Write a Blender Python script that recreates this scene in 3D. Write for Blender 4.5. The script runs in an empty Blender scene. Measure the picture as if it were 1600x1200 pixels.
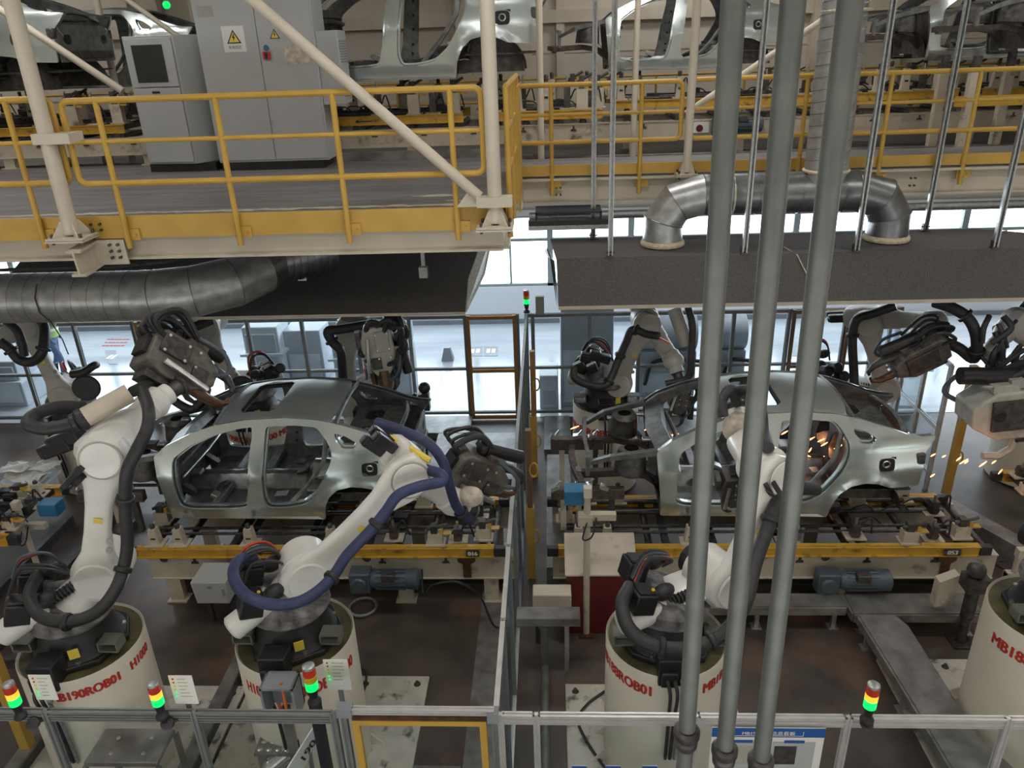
import bpy, math, random
from math import pi, sin, cos, radians, sqrt, atan2
from mathutils import Vector, Matrix, geometry
V = Vector
sc = bpy.context.scene
col = sc.collection
random.seed(7)

# ------------------------------------------------------------------ camera
EYE = 6.5
FPX = 1200.0
dn = V((100, 2700, 1200)).normalized()                    # world -Z seen from the camera (x right, y down, z forward)
yf = V((55, -(5500 + 1440000) / 2700, 1200)).normalized() # world +Y
xr = yf.cross(-dn)
RW = Matrix((xr, yf, -dn))                                # camera -> world
cam_d = bpy.data.cameras.new('camera')
cam = bpy.data.objects.new('camera', cam_d); col.objects.link(cam)
m3 = Matrix((RW @ V((1, 0, 0)), RW @ V((0, -1, 0)), RW @ V((0, 0, -1)))).transposed()
cam.matrix_world = Matrix.Translation((0, 0, EYE)) @ m3.to_4x4()
cam_d.sensor_width = 36; cam_d.lens = 36 * FPX / 1600
cam_d.clip_start = 0.1; cam_d.clip_end = 200
sc.camera = cam
def A(px, py, Y):
    r = RW @ V((px - 800, py - 600, FPX)); return V((0, 0, EYE)) + r * (Y / r.y)
def AZ(px, py, z):
    r = RW @ V((px - 800, py - 600, FPX)); return V((0, 0, EYE)) + r * ((z - EYE) / r.z)

# ------------------------------------------------------------------ world, lights, exposure
w = bpy.data.worlds.new('world'); sc.world = w; w.use_nodes = True
bg = w.node_tree.nodes['Background']; bg.inputs[0].default_value = (0.93, 0.97, 1.0, 1); bg.inputs[1].default_value = 5.0
sc.view_settings.view_transform = 'Standard'; sc.view_settings.look = 'None'
sc.view_settings.gamma = 1; sc.view_settings.use_curve_mapping = False
sc.view_settings.exposure = 0.12
def area(name, loc, rot, sx, sy, power, color=(1, 1, 1), portal=False):
    l = bpy.data.lights.new(name, 'AREA'); l.shape = 'RECTANGLE'; l.size = sx; l.size_y = sy; l.energy = power; l.color = color
    if portal: l.cycles.is_portal = True
    o = bpy.data.objects.new(name, l); col.objects.link(o); o.location = loc; o.rotation_euler = rot
    return o
area('window_portal', (-1, 18.75, 2.1), (radians(90), 0, pi), 40, 2.4, 10, portal=True)
for i, (x, y, p) in enumerate([(-7, 5.6, 260), (0, 5.6, 300), (7, 5.6, 300), (-8, 11.5, 230), (1.5, 11.5, 260), (10, 11.5, 260), (-3, -0.5, 330), (5, -0.5, 330), (-12, 15.8, 200), (3, 15.8, 230)]):
    area('ceiling_lamp_light', (x, y, 9.55), (0, 0, 0), 2.4, 0.9, p * (0.36 if y > 9 else 0.30 if y > 2 else 0.22), (1.0, 0.975, 0.945))
# unseen fill lights added under the upper floor to brighten the aisle
for x in (-9, -2, 5):
    area('aisle_fill_light', (x, 14.4, 4.33), (radians(-15), 0, 0), 3.5, 0.5, 75, (0.93, 0.97, 1.0))
# area light added inside the strip windows to strengthen their daylight
area('added_aisle_daylight', (-1, 18.2, 2.2), (radians(62), 0, pi), 34, 1.8, 850, (0.80, 0.90, 1.0))

# ------------------------------------------------------------------ materials
def pm(name, c, rough=0.5, metal=0.0, var=0.12, scale=6.0, bump=0.0, bscale=60.0, c2=None, emit=None, es=0, detail=4, stretch=None, coat=0, thr=None):
    m = bpy.data.materials.new(name); m.use_nodes = True; nt = m.node_tree; b = nt.nodes['Principled BSDF']
    b.inputs['Roughness'].default_value = rough; b.inputs['Metallic'].default_value = metal
    if coat: b.inputs['Coat Weight'].default_value = coat
    tc = nt.nodes.new('ShaderNodeTexCoord'); mp = nt.nodes.new('ShaderNodeMapping'); nt.links.new(tc.outputs['Object'], mp.inputs[0])
    if stretch: mp.inputs['Scale'].default_value = stretch
    n = nt.nodes.new('ShaderNodeTexNoise'); n.inputs['Scale'].default_value = scale; n.inputs['Detail'].default_value = detail; nt.links.new(mp.outputs[0], n.inputs[0])
    r = nt.nodes.new('ShaderNodeValToRGB'); nt.links.new(n.outputs[0], r.inputs[0])
    lo = tuple(max(0, x * (1 - var)) for x in c) if c2 is None else c2
    hi = tuple(min(1, x * (1 + var)) for x in c) if c2 is None else c
    t = thr or (0.35, 0.65)
    r.color_ramp.elements[0].position = t[0]; r.color_ramp.elements[1].position = t[1]
    r.color_ramp.elements[0].color = (*lo, 1); r.color_ramp.elements[1].color = (*hi, 1)
    nt.links.new(r.outputs[0], b.inputs['Base Color'])
    if bump:
        n2 = nt.nodes.new('ShaderNodeTexNoise'); n2.inputs['Scale'].default_value = bscale; nt.links.new(mp.outputs[0], n2.inputs[0])
        bp = nt.nodes.new('ShaderNodeBump'); bp.inputs['Strength'].default_value = bump; bp.inputs['Distance'].default_value = 0.01
        nt.links.new(n2.outputs[0], bp.inputs['Height']); nt.links.new(bp.outputs[0], b.inputs['Normal'])
    if emit:
        b.inputs['Emission Color'].default_value = (*emit, 1); b.inputs['Emission Strength'].default_value = es
    return m
def mixnoise(m, c, scale, thr, stretch=None):
    "lays a second noise-masked colour over a material's base colour"
    nt = m.node_tree; b = nt.nodes['Principled BSDF']; src = b.inputs['Base Color'].links[0].from_socket
    tc = nt.nodes.new('ShaderNodeTexCoord'); mp = nt.nodes.new('ShaderNodeMapping'); nt.links.new(tc.outputs['Object'], mp.inputs[0])
    mp.inputs['Location'].default_value = (3.3, 1.7, 5.1)
    if stretch: mp.inputs['Scale'].default_value = stretch
    n = nt.nodes.new('ShaderNodeTexNoise'); n.inputs['Scale'].default_value = scale; n.inputs['Detail'].default_value = 6; nt.links.new(mp.outputs[0], n.inputs[0])
    r = nt.nodes.new('ShaderNodeValToRGB'); r.color_ramp.elements[0].position = thr[0]; r.color_ramp.elements[1].position = thr[1]; nt.links.new(n.outputs[0], r.inputs[0])
    x = nt.nodes.new('ShaderNodeMix'); x.data_type = 'RGBA'; nt.links.new(r.outputs[0], x.inputs[0]); nt.links.new(src, x.inputs[6]); x.inputs[7].default_value = (*c, 1)
    nt.links.new(x.outputs[2], b.inputs['Base Color']); return m
M = {}
M['body'] = pm('silver_body_steel', (0.60, 0.665, 0.66), 0.24, 0.85, 0.05, 3)
M['roofm'] = pm('roof_steel', (0.30, 0.335, 0.315), 0.42, 0.6, 0.06, 2)
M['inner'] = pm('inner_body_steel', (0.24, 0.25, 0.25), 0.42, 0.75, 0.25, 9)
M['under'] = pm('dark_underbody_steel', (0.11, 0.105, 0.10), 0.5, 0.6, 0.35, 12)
M['railst'] = pm('brown_oiled_steel', (0.12, 0.095, 0.085), 0.45, 0.55, 0.3, 14)
M['white'] = pm('robot_white_paint', (0.78, 0.77, 0.73), 0.38, 0, 0.05, 5, coat=0.2)
M['greyw'] = pm('robot_grey_paint', (0.40, 0.385, 0.35), 0.42, 0, 0.10, 5)
M['black'] = pm('black_casting', (0.022, 0.022, 0.024), 0.45, 0, 0.3, 10)
M['motor'] = pm('black_motor_paint', (0.018, 0.018, 0.02), 0.38, 0, 0.2, 10)
M['rubber'] = pm('black_rubber_hose', (0.03, 0.03, 0.033), 0.5, 0, 0.25, 18)
M['blueh'] = pm('navy_hose', (0.035, 0.045, 0.115), 0.55, 0, 0.2, 12)
M['yellow'] = pm('yellow_paint', (0.56, 0.345, 0.065), 0.42, 0, 0.07, 3)
M['ybeam'] = mixnoise(pm('worn_yellow_paint', (0.60, 0.355, 0.045), 0.45, 0, 0.12, 4), (0.16, 0.09, 0.03), 7, (0.58, 0.72))
M['cream'] = pm('cream_paint', (0.60, 0.54, 0.44), 0.5, 0, 0.05, 3)
M['dcream'] = mixnoise(pm('grimy_cream_paint', (0.54, 0.48, 0.385), 0.5, 0, 0.08, 4), (0.17, 0.12, 0.085), 5, (0.58, 0.76))
M['cab'] = pm('cabinet_grey_paint', (0.46, 0.475, 0.475), 0.45, 0, 0.03, 2)
M['alu'] = pm('aluminium_profile', (0.66, 0.66, 0.65), 0.35, 0.5, 0.08, 9)
M['dalu'] = pm('grey_anodised_profile', (0.27, 0.285, 0.29), 0.42, 0.5, 0.08, 9)
M['galv'] = pm('galvanised_steel', (0.42, 0.44, 0.44), 0.38, 0.75, 0.16, 22, detail=6)
M['cond'] = mixnoise(pm('galvanised_conduit', (0.18, 0.19, 0.175), 0.5, 0.45, 0.1, 8, detail=6), (0.11, 0.115, 0.105), 9, (0.5, 0.75), (1, 1, 0.12))
M['duct'] = pm('spiral_duct_steel', (0.42, 0.43, 0.43), 0.36, 0.6, 0.2, 7, detail=6)
M['dduct'] = pm('dark_duct_steel', (0.22, 0.23, 0.24), 0.34, 0.8, 0.2, 6)
M['hood'] = pm('dark_felt_hood', (0.10, 0.092, 0.09), 0.85, 0, 0.35, 90, bump=0.5, bscale=180)
M['hoode'] = pm('hood_edge_strip', (0.56, 0.50, 0.40), 0.5, 0, 0.08, 4)
M['sealing'] = pm('sealing_foam', (0.68, 0.60, 0.44), 0.7, 0, 0.15, 20, bump=0.4)
M['hoodp'] = pm('pale_hood_panel', (0.55, 0.58, 0.53), 0.5, 0, 0.2, 40)
M['olive'] = pm('olive_pedestal_top', (0.125, 0.115, 0.045), 0.6, 0, 0.3, 6, c2=(0.07, 0.06, 0.035))
M['ped'] = pm('pedestal_cream_paint', (0.70, 0.65, 0.55), 0.45, 0, 0.04, 2)
M['red'] = pm('red_lettering', (0.55, 0.045, 0.03), 0.5, 0, 0.1, 20)
M['floorb'] = mixnoise(pm('oily_brown_concrete', (0.125, 0.098, 0.082), 0.38, 0, 0.3, 1.6, c2=(0.045, 0.036, 0.033), detail=9, thr=(0.3, 0.7)), (0.20, 0.11, 0.06), 1.1, (0.55, 0.8))
M['floora'] = pm('pale_epoxy_floor', (0.50, 0.52, 0.55), 0.16, 0, 0.12, 1.0, c2=(0.36, 0.38, 0.42), stretch=(0.25, 1.6, 1), detail=8)
M['plate'] = mixnoise(pm('grey_steel_plate', (0.25, 0.24, 0.225), 0.42, 0.35, 0.25, 5, detail=8), (0.10, 0.085, 0.075), 3, (0.5, 0.75))
M['bplate'] = mixnoise(pm('cream_base_plate', (0.58, 0.55, 0.48), 0.5, 0, 0.1, 6), (0.12, 0.11, 0.10), 6, (0.56, 0.68))
M['deck'] = mixnoise(pm('grey_deck_steel', (0.21, 0.20, 0.20), 0.5, 0.2, 0.2, 3, stretch=(0.3, 2, 1), detail=8), (0.28, 0.27, 0.27), 4, (0.6, 0.72), (0.3, 3, 1))
M['wallc'] = pm('cream_wall_panel', (0.60, 0.55, 0.47), 0.55, 0, 0.04, 1)
M['wallw'] = pm('white_wall', (0.74, 0.78, 0.80), 0.5, 0, 0.03, 1)
M['winf'] = pm('window_frame_green_grey', (0.27, 0.31, 0.30), 0.5, 0.2, 0.08, 5)
M['steel'] = pm('bright_steel', (0.6, 0.6, 0.58), 0.28, 0.95, 0.1, 30)
M['dsteel'] = pm('dark_machine_steel', (0.085, 0.08, 0.078), 0.42, 0.5, 0.35, 14)
M['mblue'] = pm('blue_grey_motor_paint', (0.075, 0.10, 0.12), 0.42, 0.1, 0.15, 8)
M['bluebox'] = pm('blue_box_paint', (0.03, 0.17, 0.33), 0.4, 0, 0.15, 8)
M['dred'] = pm('dark_red_paint', (0.115, 0.012, 0.014), 0.4, 0, 0.25, 3)
M['orange'] = pm('orange_brown_frame', (0.42, 0.20, 0.055), 0.45, 0.2, 0.1, 8)
M['brownf'] = pm('brown_frame', (0.17, 0.10, 0.06), 0.45, 0.2, 0.1, 8)
M['paper'] = pm('white_paper', (0.78, 0.78, 0.76), 0.5, 0, 0.02, 5)
M['pblue'] = pm('poster_blue', (0.02, 0.10, 0.36), 0.4, 0, 0.05, 5)
M['ylab'] = pm('yellow_label', (0.78, 0.60, 0.08), 0.5, 0, 0.05, 5)
M['orh'] = pm('orange_cable', (0.75, 0.17, 0.05), 0.5, 0, 0.05, 5)
M['gunp'] = mixnoise(pm('gun_grey_cast', (0.15, 0.14, 0.125), 0.5, 0.2, 0.25, 12), (0.07, 0.05, 0.04), 6, (0.5, 0.7))
M['gunw'] = pm('gun_off_white', (0.46, 0.45, 0.40), 0.5, 0, 0.12, 8)
M['copper'] = pm('stained_copper', (0.15, 0.085, 0.055), 0.4, 0.7, 0.3, 14)
M['bag'] = pm('pale_cloth_cover', (0.56, 0.50, 0.42), 0.8, 0, 0.25, 14, bump=0.6, bscale=30)
M['skin'] = pm('skin', (0.50, 0.31, 0.22), 0.5)
M['navy'] = pm('blue_work_clothes', (0.10, 0.15, 0.25), 0.8)
M['hivis'] = pm('green_yellow_vest', (0.45, 0.62, 0.20), 0.7)
M['coverbk'] = pm('wrinkled_grey_cover', (0.16, 0.15, 0.15), 0.7, 0, 0.6, 9, bump=0.8, bscale=22)
M['lcdark'] = pm('dark_glass_screen', (0.025, 0.03, 0.03), 0.12, 0, 0.3, 2)
M['lred'] = pm('red_lens', (0.33, 0.03, 0.02), 0.25, 0, 0.1, 8, emit=(1, 0.05, 0.02), es=0.08)
M['lamb'] = pm('amber_lens_lit', (0.9, 0.42, 0.05), 0.25, 0, 0.1, 8, emit=(1, 0.30, 0.02), es=1.7)
M['lyel'] = pm('yellow_lens', (0.55, 0.42, 0.02), 0.25, 0, 0.1, 8)
M['lgrn'] = pm('green_lens_lit', (0.02, 0.4, 0.1), 0.25, 0, 0.1, 8, emit=(0.0, 0.75, 0.13), es=1.3)
M['spark'] = pm('glowing_spark', (1, 0.4, 0.15), 0.5, 0, 0, 5, emit=(1, 0.33, 0.12), es=5)
M['pinkred'] = pm('red_tag', (0.6, 0.06, 0.04), 0.5)
M['ltblue'] = pm('pale_blue_machine_paint', (0.62, 0.68, 0.74), 0.5, 0, 0.08, 2)
M['mgrey'] = pm('mid_grey_machine_paint', (0.24, 0.26, 0.28), 0.5, 0, 0.1, 2)
def glassmat(name, tint, gl):
    m = bpy.data.materials.new(name); m.use_nodes = True; nt = m.node_tree
    for n in list(nt.nodes):
        if n.type == 'BSDF_PRINCIPLED': nt.nodes.remove(n)
    o = [n for n in nt.nodes if n.type == 'OUTPUT_MATERIAL'][0]
    t = nt.nodes.new('ShaderNodeBsdfTransparent'); t.inputs[0].default_value = (*tint, 1)
    g = nt.nodes.new('ShaderNodeBsdfGlossy'); g.inputs['Roughness'].default_value = 0.06; g.inputs[0].default_value = (0.9, 0.95, 1, 1)
    x = nt.nodes.new('ShaderNodeMixShader'); lw = nt.nodes.new('ShaderNodeLayerWeight'); lw.inputs[0].default_value = gl
    mu = nt.nodes.new('ShaderNodeMath'); mu.operation = 'MULTIPLY'; mu.inputs[1].default_value = 0.4; nt.links.new(lw.outputs['Fresnel'], mu.inputs[0]); nt.links.new(mu.outputs[0], x.inputs[0]); nt.links.new(t.outputs[0], x.inputs[1]); nt.links.new(g.outputs[0], x.inputs[2]); nt.links.new(x.outputs[0], o.inputs[0])
    return m
M['glass'] = glassmat('clear_panel', (0.93, 0.96, 0.97), 0.12)
def diamond_mat():
    m = pm('diamond_tread_plate', (0.25, 0.245, 0.24), 0.38, 0.5, 0.25, 5)
    nt = m.node_tree; b = nt.nodes['Principled BSDF']
    tc = nt.nodes.new('ShaderNodeTexCoord'); mp = nt.nodes.new('ShaderNodeMapping'); mp.inputs['Rotation'].default_value = (0, 0, radians(45))
    nt.links.new(tc.outputs['Object'], mp.inputs[0])
    ch = nt.nodes.new('ShaderNodeTexBrick'); ch.inputs['Scale'].default_value = 6; ch.inputs['Mortar Size'].default_value = 0.05; nt.links.new(mp.outputs[0], ch.inputs[0])
    bp = nt.nodes.new('ShaderNodeBump'); bp.inputs['Strength'].default_value = 1; bp.inputs['Distance'].default_value = 0.03
    nt.links.new(ch.outputs['Fac'], bp.inputs['Height']); nt.links.new(bp.outputs[0], b.inputs['Normal'])
    return m
M['tread'] = diamond_mat()

# ------------------------------------------------------------------ mesh helpers
class MB:
    def __init__(s): s.v = []; s.f = []; s.m = []; s.mats = []; s.cur = 0
    def use(s, key):
        if key not in s.mats: s.mats.append(key)
        s.cur = s.mats.index(key); return s
    def add(s, vs, fs):
        o = len(s.v); s.v += [V(p) for p in vs]
        for f in fs: s.f.append(tuple(i + o for i in f)); s.m.append(s.cur)
        return s
    def box(s, c, d, R=None):
        c = V(c); hx, hy, hz = d[0] / 2, d[1] / 2, d[2] / 2
        ps = [V((x, y, z)) for x in (-hx, hx) for y in (-hy, hy) for z in (-hz, hz)]
        if R is not None: ps = [R @ p for p in ps]
        return s.add([c + p for p in ps], [(0, 1, 3, 2), (4, 6, 7, 5), (0, 4, 5, 1), (2, 3, 7, 6), (0, 2, 6, 4), (1, 5, 7, 3)])
    def bb(s, a, b):
        return s.box([(a[i] + b[i]) / 2 for i in range(3)], [abs(b[i] - a[i]) for i in range(3)])
    def beam(s, a, b, wd, ht, up=(0, 0, 1)):
        a, b = V(a), V(b); R = frame(b - a, up); 
        return s.box((a + b) / 2, ((b - a).length, wd, ht), R)
    def sweep(s, pts, prof, closed_caps=True):
        "prof(i)-> list of (u,v); frames transported along pts"
        pts = [V(p) for p in pts]; n = len(pts); t = []
        for i in range(n):
            d = (pts[min(i + 1, n - 1)] - pts[max(i - 1, 0)]); t.append(d.normalized() if d.length > 1e-9 else V((0, 0, 1)))
        u = t[0].orthogonal().normalized(); rings = []
        for i in range(n):
            u = (u - t[i] * u.dot(t[i])).normalized(); w_ = t[i].cross(u)
            rings.append([pts[i] + u * a + w_ * b for a, b in prof(i)])
        return s.rings(rings, closed_caps)
    def rings(s, rings, caps=True):
        k = len(rings[0]); vs = [p for r in rings for p in r]; fs = []
        for i in range(len(rings) - 1):
            for j in range(k):
                a, b = i * k + j, i * k + (j + 1) % k; fs.append((a, b, b + k, a + k))
        if caps: fs.append(tuple(range(k))[::-1]); fs.append(tuple((len(rings) - 1) * k + j for j in range(k)))
        return s.add(vs, fs)
    def tube(s, pts, r, n=10, caps=True):
        rr = r if isinstance(r, (list, tuple)) else [r] * len(pts)
        return s.sweep(pts, lambda i: [(rr[i] * cos(2 * pi * j / n), rr[i] * sin(2 * pi * j / n)) for j in range(n)], caps)
    def cyl(s, a, b, r, r2=None, n=20):
        return s.tube([a, b], [r, r if r2 is None else r2], n)
    def disc(s, c, ax, r, h, n=24, bev=0.02):
        c, ax = V(c), V(ax).normalized()
        b = min(bev, r * .4, h * .4)
        return s.tube([c - ax * h / 2, c - ax * (h / 2 - b), c + ax * (h / 2 - b), c + ax * h / 2], [r - b, r, r, r - b], n)
    def ball(s, c, r, sc_=(1, 1, 1), n=14, R=None):
        c = V(c); rings = []
        for i in range(1, n // 2 + 1):
            th = pi * i / (n // 2 + 1); 
            ring = []
            for j in range(n):
                p = V((r * sc_[0] * sin(th) * cos(2 * pi * j / n), r * sc_[1] * sin(th) * sin(2 * pi * j / n), r * sc_[2] * cos(th)))
                if R is not None: p = R @ p
                ring.append(c + p)
            rings.append(ring)
        return s.rings(rings)
    def prism(s, poly, o, ux, uy, dv):
        o, ux, uy, dv = V(o), V(ux), V(uy), V(dv)
        return s.rings([[o + ux * a + uy * b for a, b in poly], [o + ux * a + uy * b + dv for a, b in poly]])
    def build(s, name, mat=None, parent=None, org=None, smooth=True, bevel=0, angle=35):
        me = bpy.data.meshes.new(name)
        if org is None: org = parent.get('_o', (0, 0, 0)) if parent is not None else None
        if org is None:
            xs = [p.x for p in s.v]; ys = [p.y for p in s.v]; zs = [p.z for p in s.v]
            org = ((min(xs) + max(xs)) / 2, (min(ys) + max(ys)) / 2, min(zs))
        og = V(org)
        me.from_pydata([tuple(p - og) for p in s.v], [], s.f)
        mats = s.mats if s.mats else [mat]
        for k in mats: me.materials.append(M[k])
        if len(mats) > 1: me.polygons.foreach_set('material_index', s.m)
        import bmesh
        bm = bmesh.new(); bm.from_mesh(me); bmesh.ops.recalc_face_normals(bm, faces=bm.faces); bm.to_mesh(me); bm.free()
        if smooth:
            me.polygons.foreach_set('use_smooth', [True] * len(me.polygons)); me.set_sharp_from_angle(angle=radians(angle))
        me.update()
        ob = bpy.data.objects.new(name, me); col.objects.link(ob)
        if parent is not None:
            ob.parent = parent; ob['_o'] = (0, 0, 0) 
            gp = parent.get('_g', None)
            if parent.get('_o') is not None and parent.type != 'EMPTY': pass
            ob['_o'] = tuple(og)
            if parent.type == 'EMPTY': ob.location = (0, 0, 0)
            else: ob.location = og - V(parent['_o'])
        else: ob.location = og; ob['_o'] = tuple(og)
        if bevel:
            bv = ob.modifiers.new('bevel', 'BEVEL'); bv.width = bevel; bv.segments = 2; bv.limit_method = 'ANGLE'; bv.angle_limit = radians(40)
        return ob
def frame(d, up=(0, 0, 1)):
    x = V(d).normalized(); up = V(up)
    if abs(x.dot(up)) > 0.99: up = V((0, 1, 0)) if abs(x.y) < 0.9 else V((1, 0, 0))
    y = up.cross(x).normalized(); z = x.cross(y)
    return Matrix((x, y, z)).transposed()
def tag(o, label=None, cat=None, group=None, kind=None):
    if label: o['label'] = label
    if cat: o['category'] = cat
    if group: o['group'] = group
    if kind: o['kind'] = kind
    return o
def thing(name, label, cat, loc=(0, 0, 0), group=None, rz=0):
    o = bpy.data.objects.new(name, None); col.objects.link(o); o.location = loc; o.rotation_euler.z = rz; o['_o'] = tuple(loc)
    o.empty_display_size = 0.2
    return tag(o, label, cat, group)
def copy_tree(o, parent=None):
    c = o.copy(); col.objects.link(c); c.parent = parent
    for ch in o.children: copy_tree(ch, c)
    return c
def struct(name, mb, mat=None, **k):
    o = mb.build(name, mat, None, **k); o['kind'] = 'structure'; return o
def spline(pts, n=6):
    pts = [V(p) for p in pts]; out = []
    P = [pts[0] * 2 - pts[1]] + pts + [pts[-1] * 2 - pts[-2]]
    for i in range(1, len(P) - 2):
        for j in range(n):
            t = j / n; a, b, c, d = P[i - 1], P[i], P[i + 1], P[i + 2]
            out.append(0.5 * ((2 * b) + (c - a) * t + (2 * a - 5 * b + 4 * c - d) * t * t + (3 * b - a - 3 * c + d) * t ** 3))
    out.append(pts[-1]); return out
def chaikin(p, it=2, closed=True):
    for _ in range(it):
        q = []
        for i in range(len(p)):
            a, b = p[i], p[(i + 1) % len(p)]
            q += [(a[0] * .75 + b[0] * .25, a[1] * .75 + b[1] * .25), (a[0] * .25 + b[0] * .75, a[1] * .25 + b[1] * .75)]
        p = q
    return p
def inside(p, poly):
    x, y = p; c = False; n = len(poly)
    for i in range(n):
        x1, y1 = poly[i]; x2, y2 = poly[(i + 1) % n]
        if (y1 > y) != (y2 > y) and x < (x2 - x1) * (y - y1) / (y2 - y1) + x1: c = not c
    return c
def holed(outline, holes, fn, step=0.07):
    "filled polygon with holes, meshed and mapped by fn(x,z)->Vector"
    loops = [outline] + holes; vs = []; es = []
    for lp in loops:
        o = len(vs); vs += [V(p) for p in lp]; es += [(o + i, o + (i + 1) % len(lp)) for i in range(len(lp))]
    x0, x1 = min(p[0] for p in outline), max(p[0] for p in outline); y0, y1 = min(p[1] for p in outline), max(p[1] for p in outline)
    def near(p):
        for lp in loops:
            for q in lp:
                if abs(q[0] - p[0]) + abs(q[1] - p[1]) < step * .5: return True
        return False
    x = x0 + step / 2
    while x < x1:
        y = y0 + step / 2
        while y < y1:
            if inside((x, y), outline) and not any(inside((x, y), h) for h in holes) and not near((x, y)): vs.append(V((x, y)))
            y += step
        x += step
    rv, re, rf, *_ = geometry.delaunay_2d_cdt(vs, es, [], 0, 1e-6)
    fs = []
    for f in rf:
        c = (sum(rv[i].x for i in f) / len(f), sum(rv[i].y for i in f) / len(f))
        if inside(c, outline) and not any(inside(c, h) for h in holes): fs.append(tuple(f))
    return [fn(p.x, p.y) for p in rv], fs
def text_mesh(s, size, off=0):
    cu = bpy.data.curves.new('t', 'FONT'); cu.body = s; cu.size = size; cu.align_x = 'LEFT'; cu.resolution_u = 3; cu.offset = off
    ob = bpy.data.objects.new('t', cu); col.objects.link(ob)
    bpy.context.view_layer.update()
    me = bpy.data.meshes.new_from_object(ob.evaluated_get(bpy.context.evaluated_depsgraph_get()))
    vs = [v.co.copy() for v in me.vertices]; fs = [tuple(p.vertices) for p in me.polygons]
    bpy.data.objects.remove(ob); bpy.data.curves.remove(cu); bpy.data.meshes.remove(me)
    return vs, fs
def bold(vs, fs, dx):
    "thickened lettering: the glyphs laid twice side by side"
    n = len(vs); return vs + [v + V((dx, 0, 0)) for v in vs] , fs + [tuple(i + n for i in f) for f in fs]
def text_flat(s, size, o, ux, uy, heavy=0, sx=1.0, center=True):
    vs, fs = text_mesh(s, size)
    if heavy: vs, fs = bold(vs, fs, heavy)
    w_ = max(v.x for v in vs) if vs else 0
    ox = -w_ / 2 if center else 0
    o, ux, uy = V(o), V(ux), V(uy); nn = ux.cross(uy).normalized() * 0.0004
    k = len(vs) // 2 if heavy else len(vs)
    return [o + ux * ((v.x + ox) * sx) + uy * v.y + (nn if i >= k else V((0, 0, 0))) for i, v in enumerate(vs)], fs
#@@BODY
# ================================================================== SETTING
b = MB(); b.bb((-16, -2, -0.2), (16, 13.05, 0)); struct('floor', b, 'floorb', smooth=False)
b = MB(); b.bb((-16, 13.05, -0.2), (16, 18.4, 0.005)); struct('floor', b, 'floora', smooth=False)
b = MB(); b.bb((-16, 18.4, 0), (16, 18.62, 0.96)); struct('wall_back', b, 'wallw')
b = MB(); b.bb((-16, 18.4, 2.72), (16, 18.62, 9.8)); b.bb((-16, 18.33, 2.72), (16, 18.4, 2.86)); struct('wall_back', b, 'wallc')
b = MB()
for z in (6.86,): b.bb((-16, 18.22, z), (16, 18.4, z + 0.25))
for x in (-13, -9.3, -5.7, -2.1, 0.2, 3.8, 7.4, 11): b.bb((x, 18.25, 4.5), (x + 0.17, 18.4, 9.7))
for x in (-7.7, -1.1, 5.6): b.bb((x, 18.1, 4.5), (x + 0.75, 18.4, 9.7))
struct('trim_1', b, 'cream')
b = MB()
for z in (5.6, 6.25, 7.7, 8.4): b.bb((-16, 18.385, z), (16, 18.4, z + 0.02))
struct('trim_2', b, 'greyw')
b = MB(); b.bb((-16, 18.36, 0.0), (16, 18.4, 0.12)); struct('baseboard_back', b, 'mgrey')
b = MB(); b.bb((-16.2, -4, 0), (-16, 18.6, 9.8)); struct('wall_left', b, 'wallc')
b = MB(); b.bb((16, -4, 0), (16.2, 18.6, 9.8)); struct('wall_right', b, 'wallc')
b = MB(); b.bb((-16.2, -4.2, 0), (16.2, -4, 9.8)); struct('wall_front', b, 'wallc')
b = MB(); b.bb((-16.2, -4.2, 9.8), (16.2, 18.7, 9.95)); struct('ceiling', b, 'wallc')
# strip windows: one window per bay
wx = -15.6; k = 1
while wx < 15.5:
    b = MB(); x0, x1 = wx, wx + 1.95
    for a_, c_ in (((x0, 18.42, 0.96), (x1, 18.55, 1.03)), ((x0, 18.42, 2.65), (x1, 18.55, 2.72)), ((x0, 18.42, 0.96), (x0 + .07, 18.55, 2.72)), ((x1 - .07, 18.42, 0.96), (x1, 18.55, 2.72)), ((x0, 18.44, 2.08), (x1, 18.53, 2.15))): b.bb(a_, c_)
    b.bb((x0 + .95, 18.44, 0.96), (x0 + 1.0, 18.53, 2.08))
    o = b.build('window_%d' % k, 'winf'); o['kind'] = 'structure'
    g = MB(); g.bb((x0, 18.485, 1.0), (x1, 18.49, 2.7)); g.build('pane', 'glass', o, smooth=False)
    wx += 1.95; k += 1

# ------------------------------------------------------------------ upper decks
def ibeam(b, a, c, wd, ht, tw=0.02, tf=0.025):
    a, c = V(a), V(c); d = (c - a); R = frame(d); L = d.length; m = (a + c) / 2
    b.box(m, (L, tw, ht), R)
    for s_ in (-1, 1): b.box(m + V((0, 0, s_ * (ht / 2 - tf / 2))), (L, wd, tf), R)
t = thing('steel_deck', 'cream and yellow edged steel deck carrying the grey cabinets, left side', 'platform', (-8, 8.1, 4.3))
b = MB(); b.bb((-15.9, 8.12, 4.79), (-0.46, 13.2, 4.85)); b.build('deck_floor', 'deck', t, smooth=False)
b = MB(); b.bb((-15.9, 8.09, 4.70), (-0.46, 8.115, 4.94)); b.bb((-0.475, 8.09, 4.70), (-0.45, 13.2, 4.94)); b.build('toe_plate', 'yellow', t)
b = MB(); ibeam(b, (-15.9, 8.2, 4.58), (-0.5, 8.2, 4.58), 0.15, 0.25); b.build('edge_beam', 'cream', t)
b = MB(); ibeam(b, (-0.52, 8.2, 4.58), (-0.52, 13.2, 4.58), 0.15, 0.25)
b.build('end_beam', 'cream', t)
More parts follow.
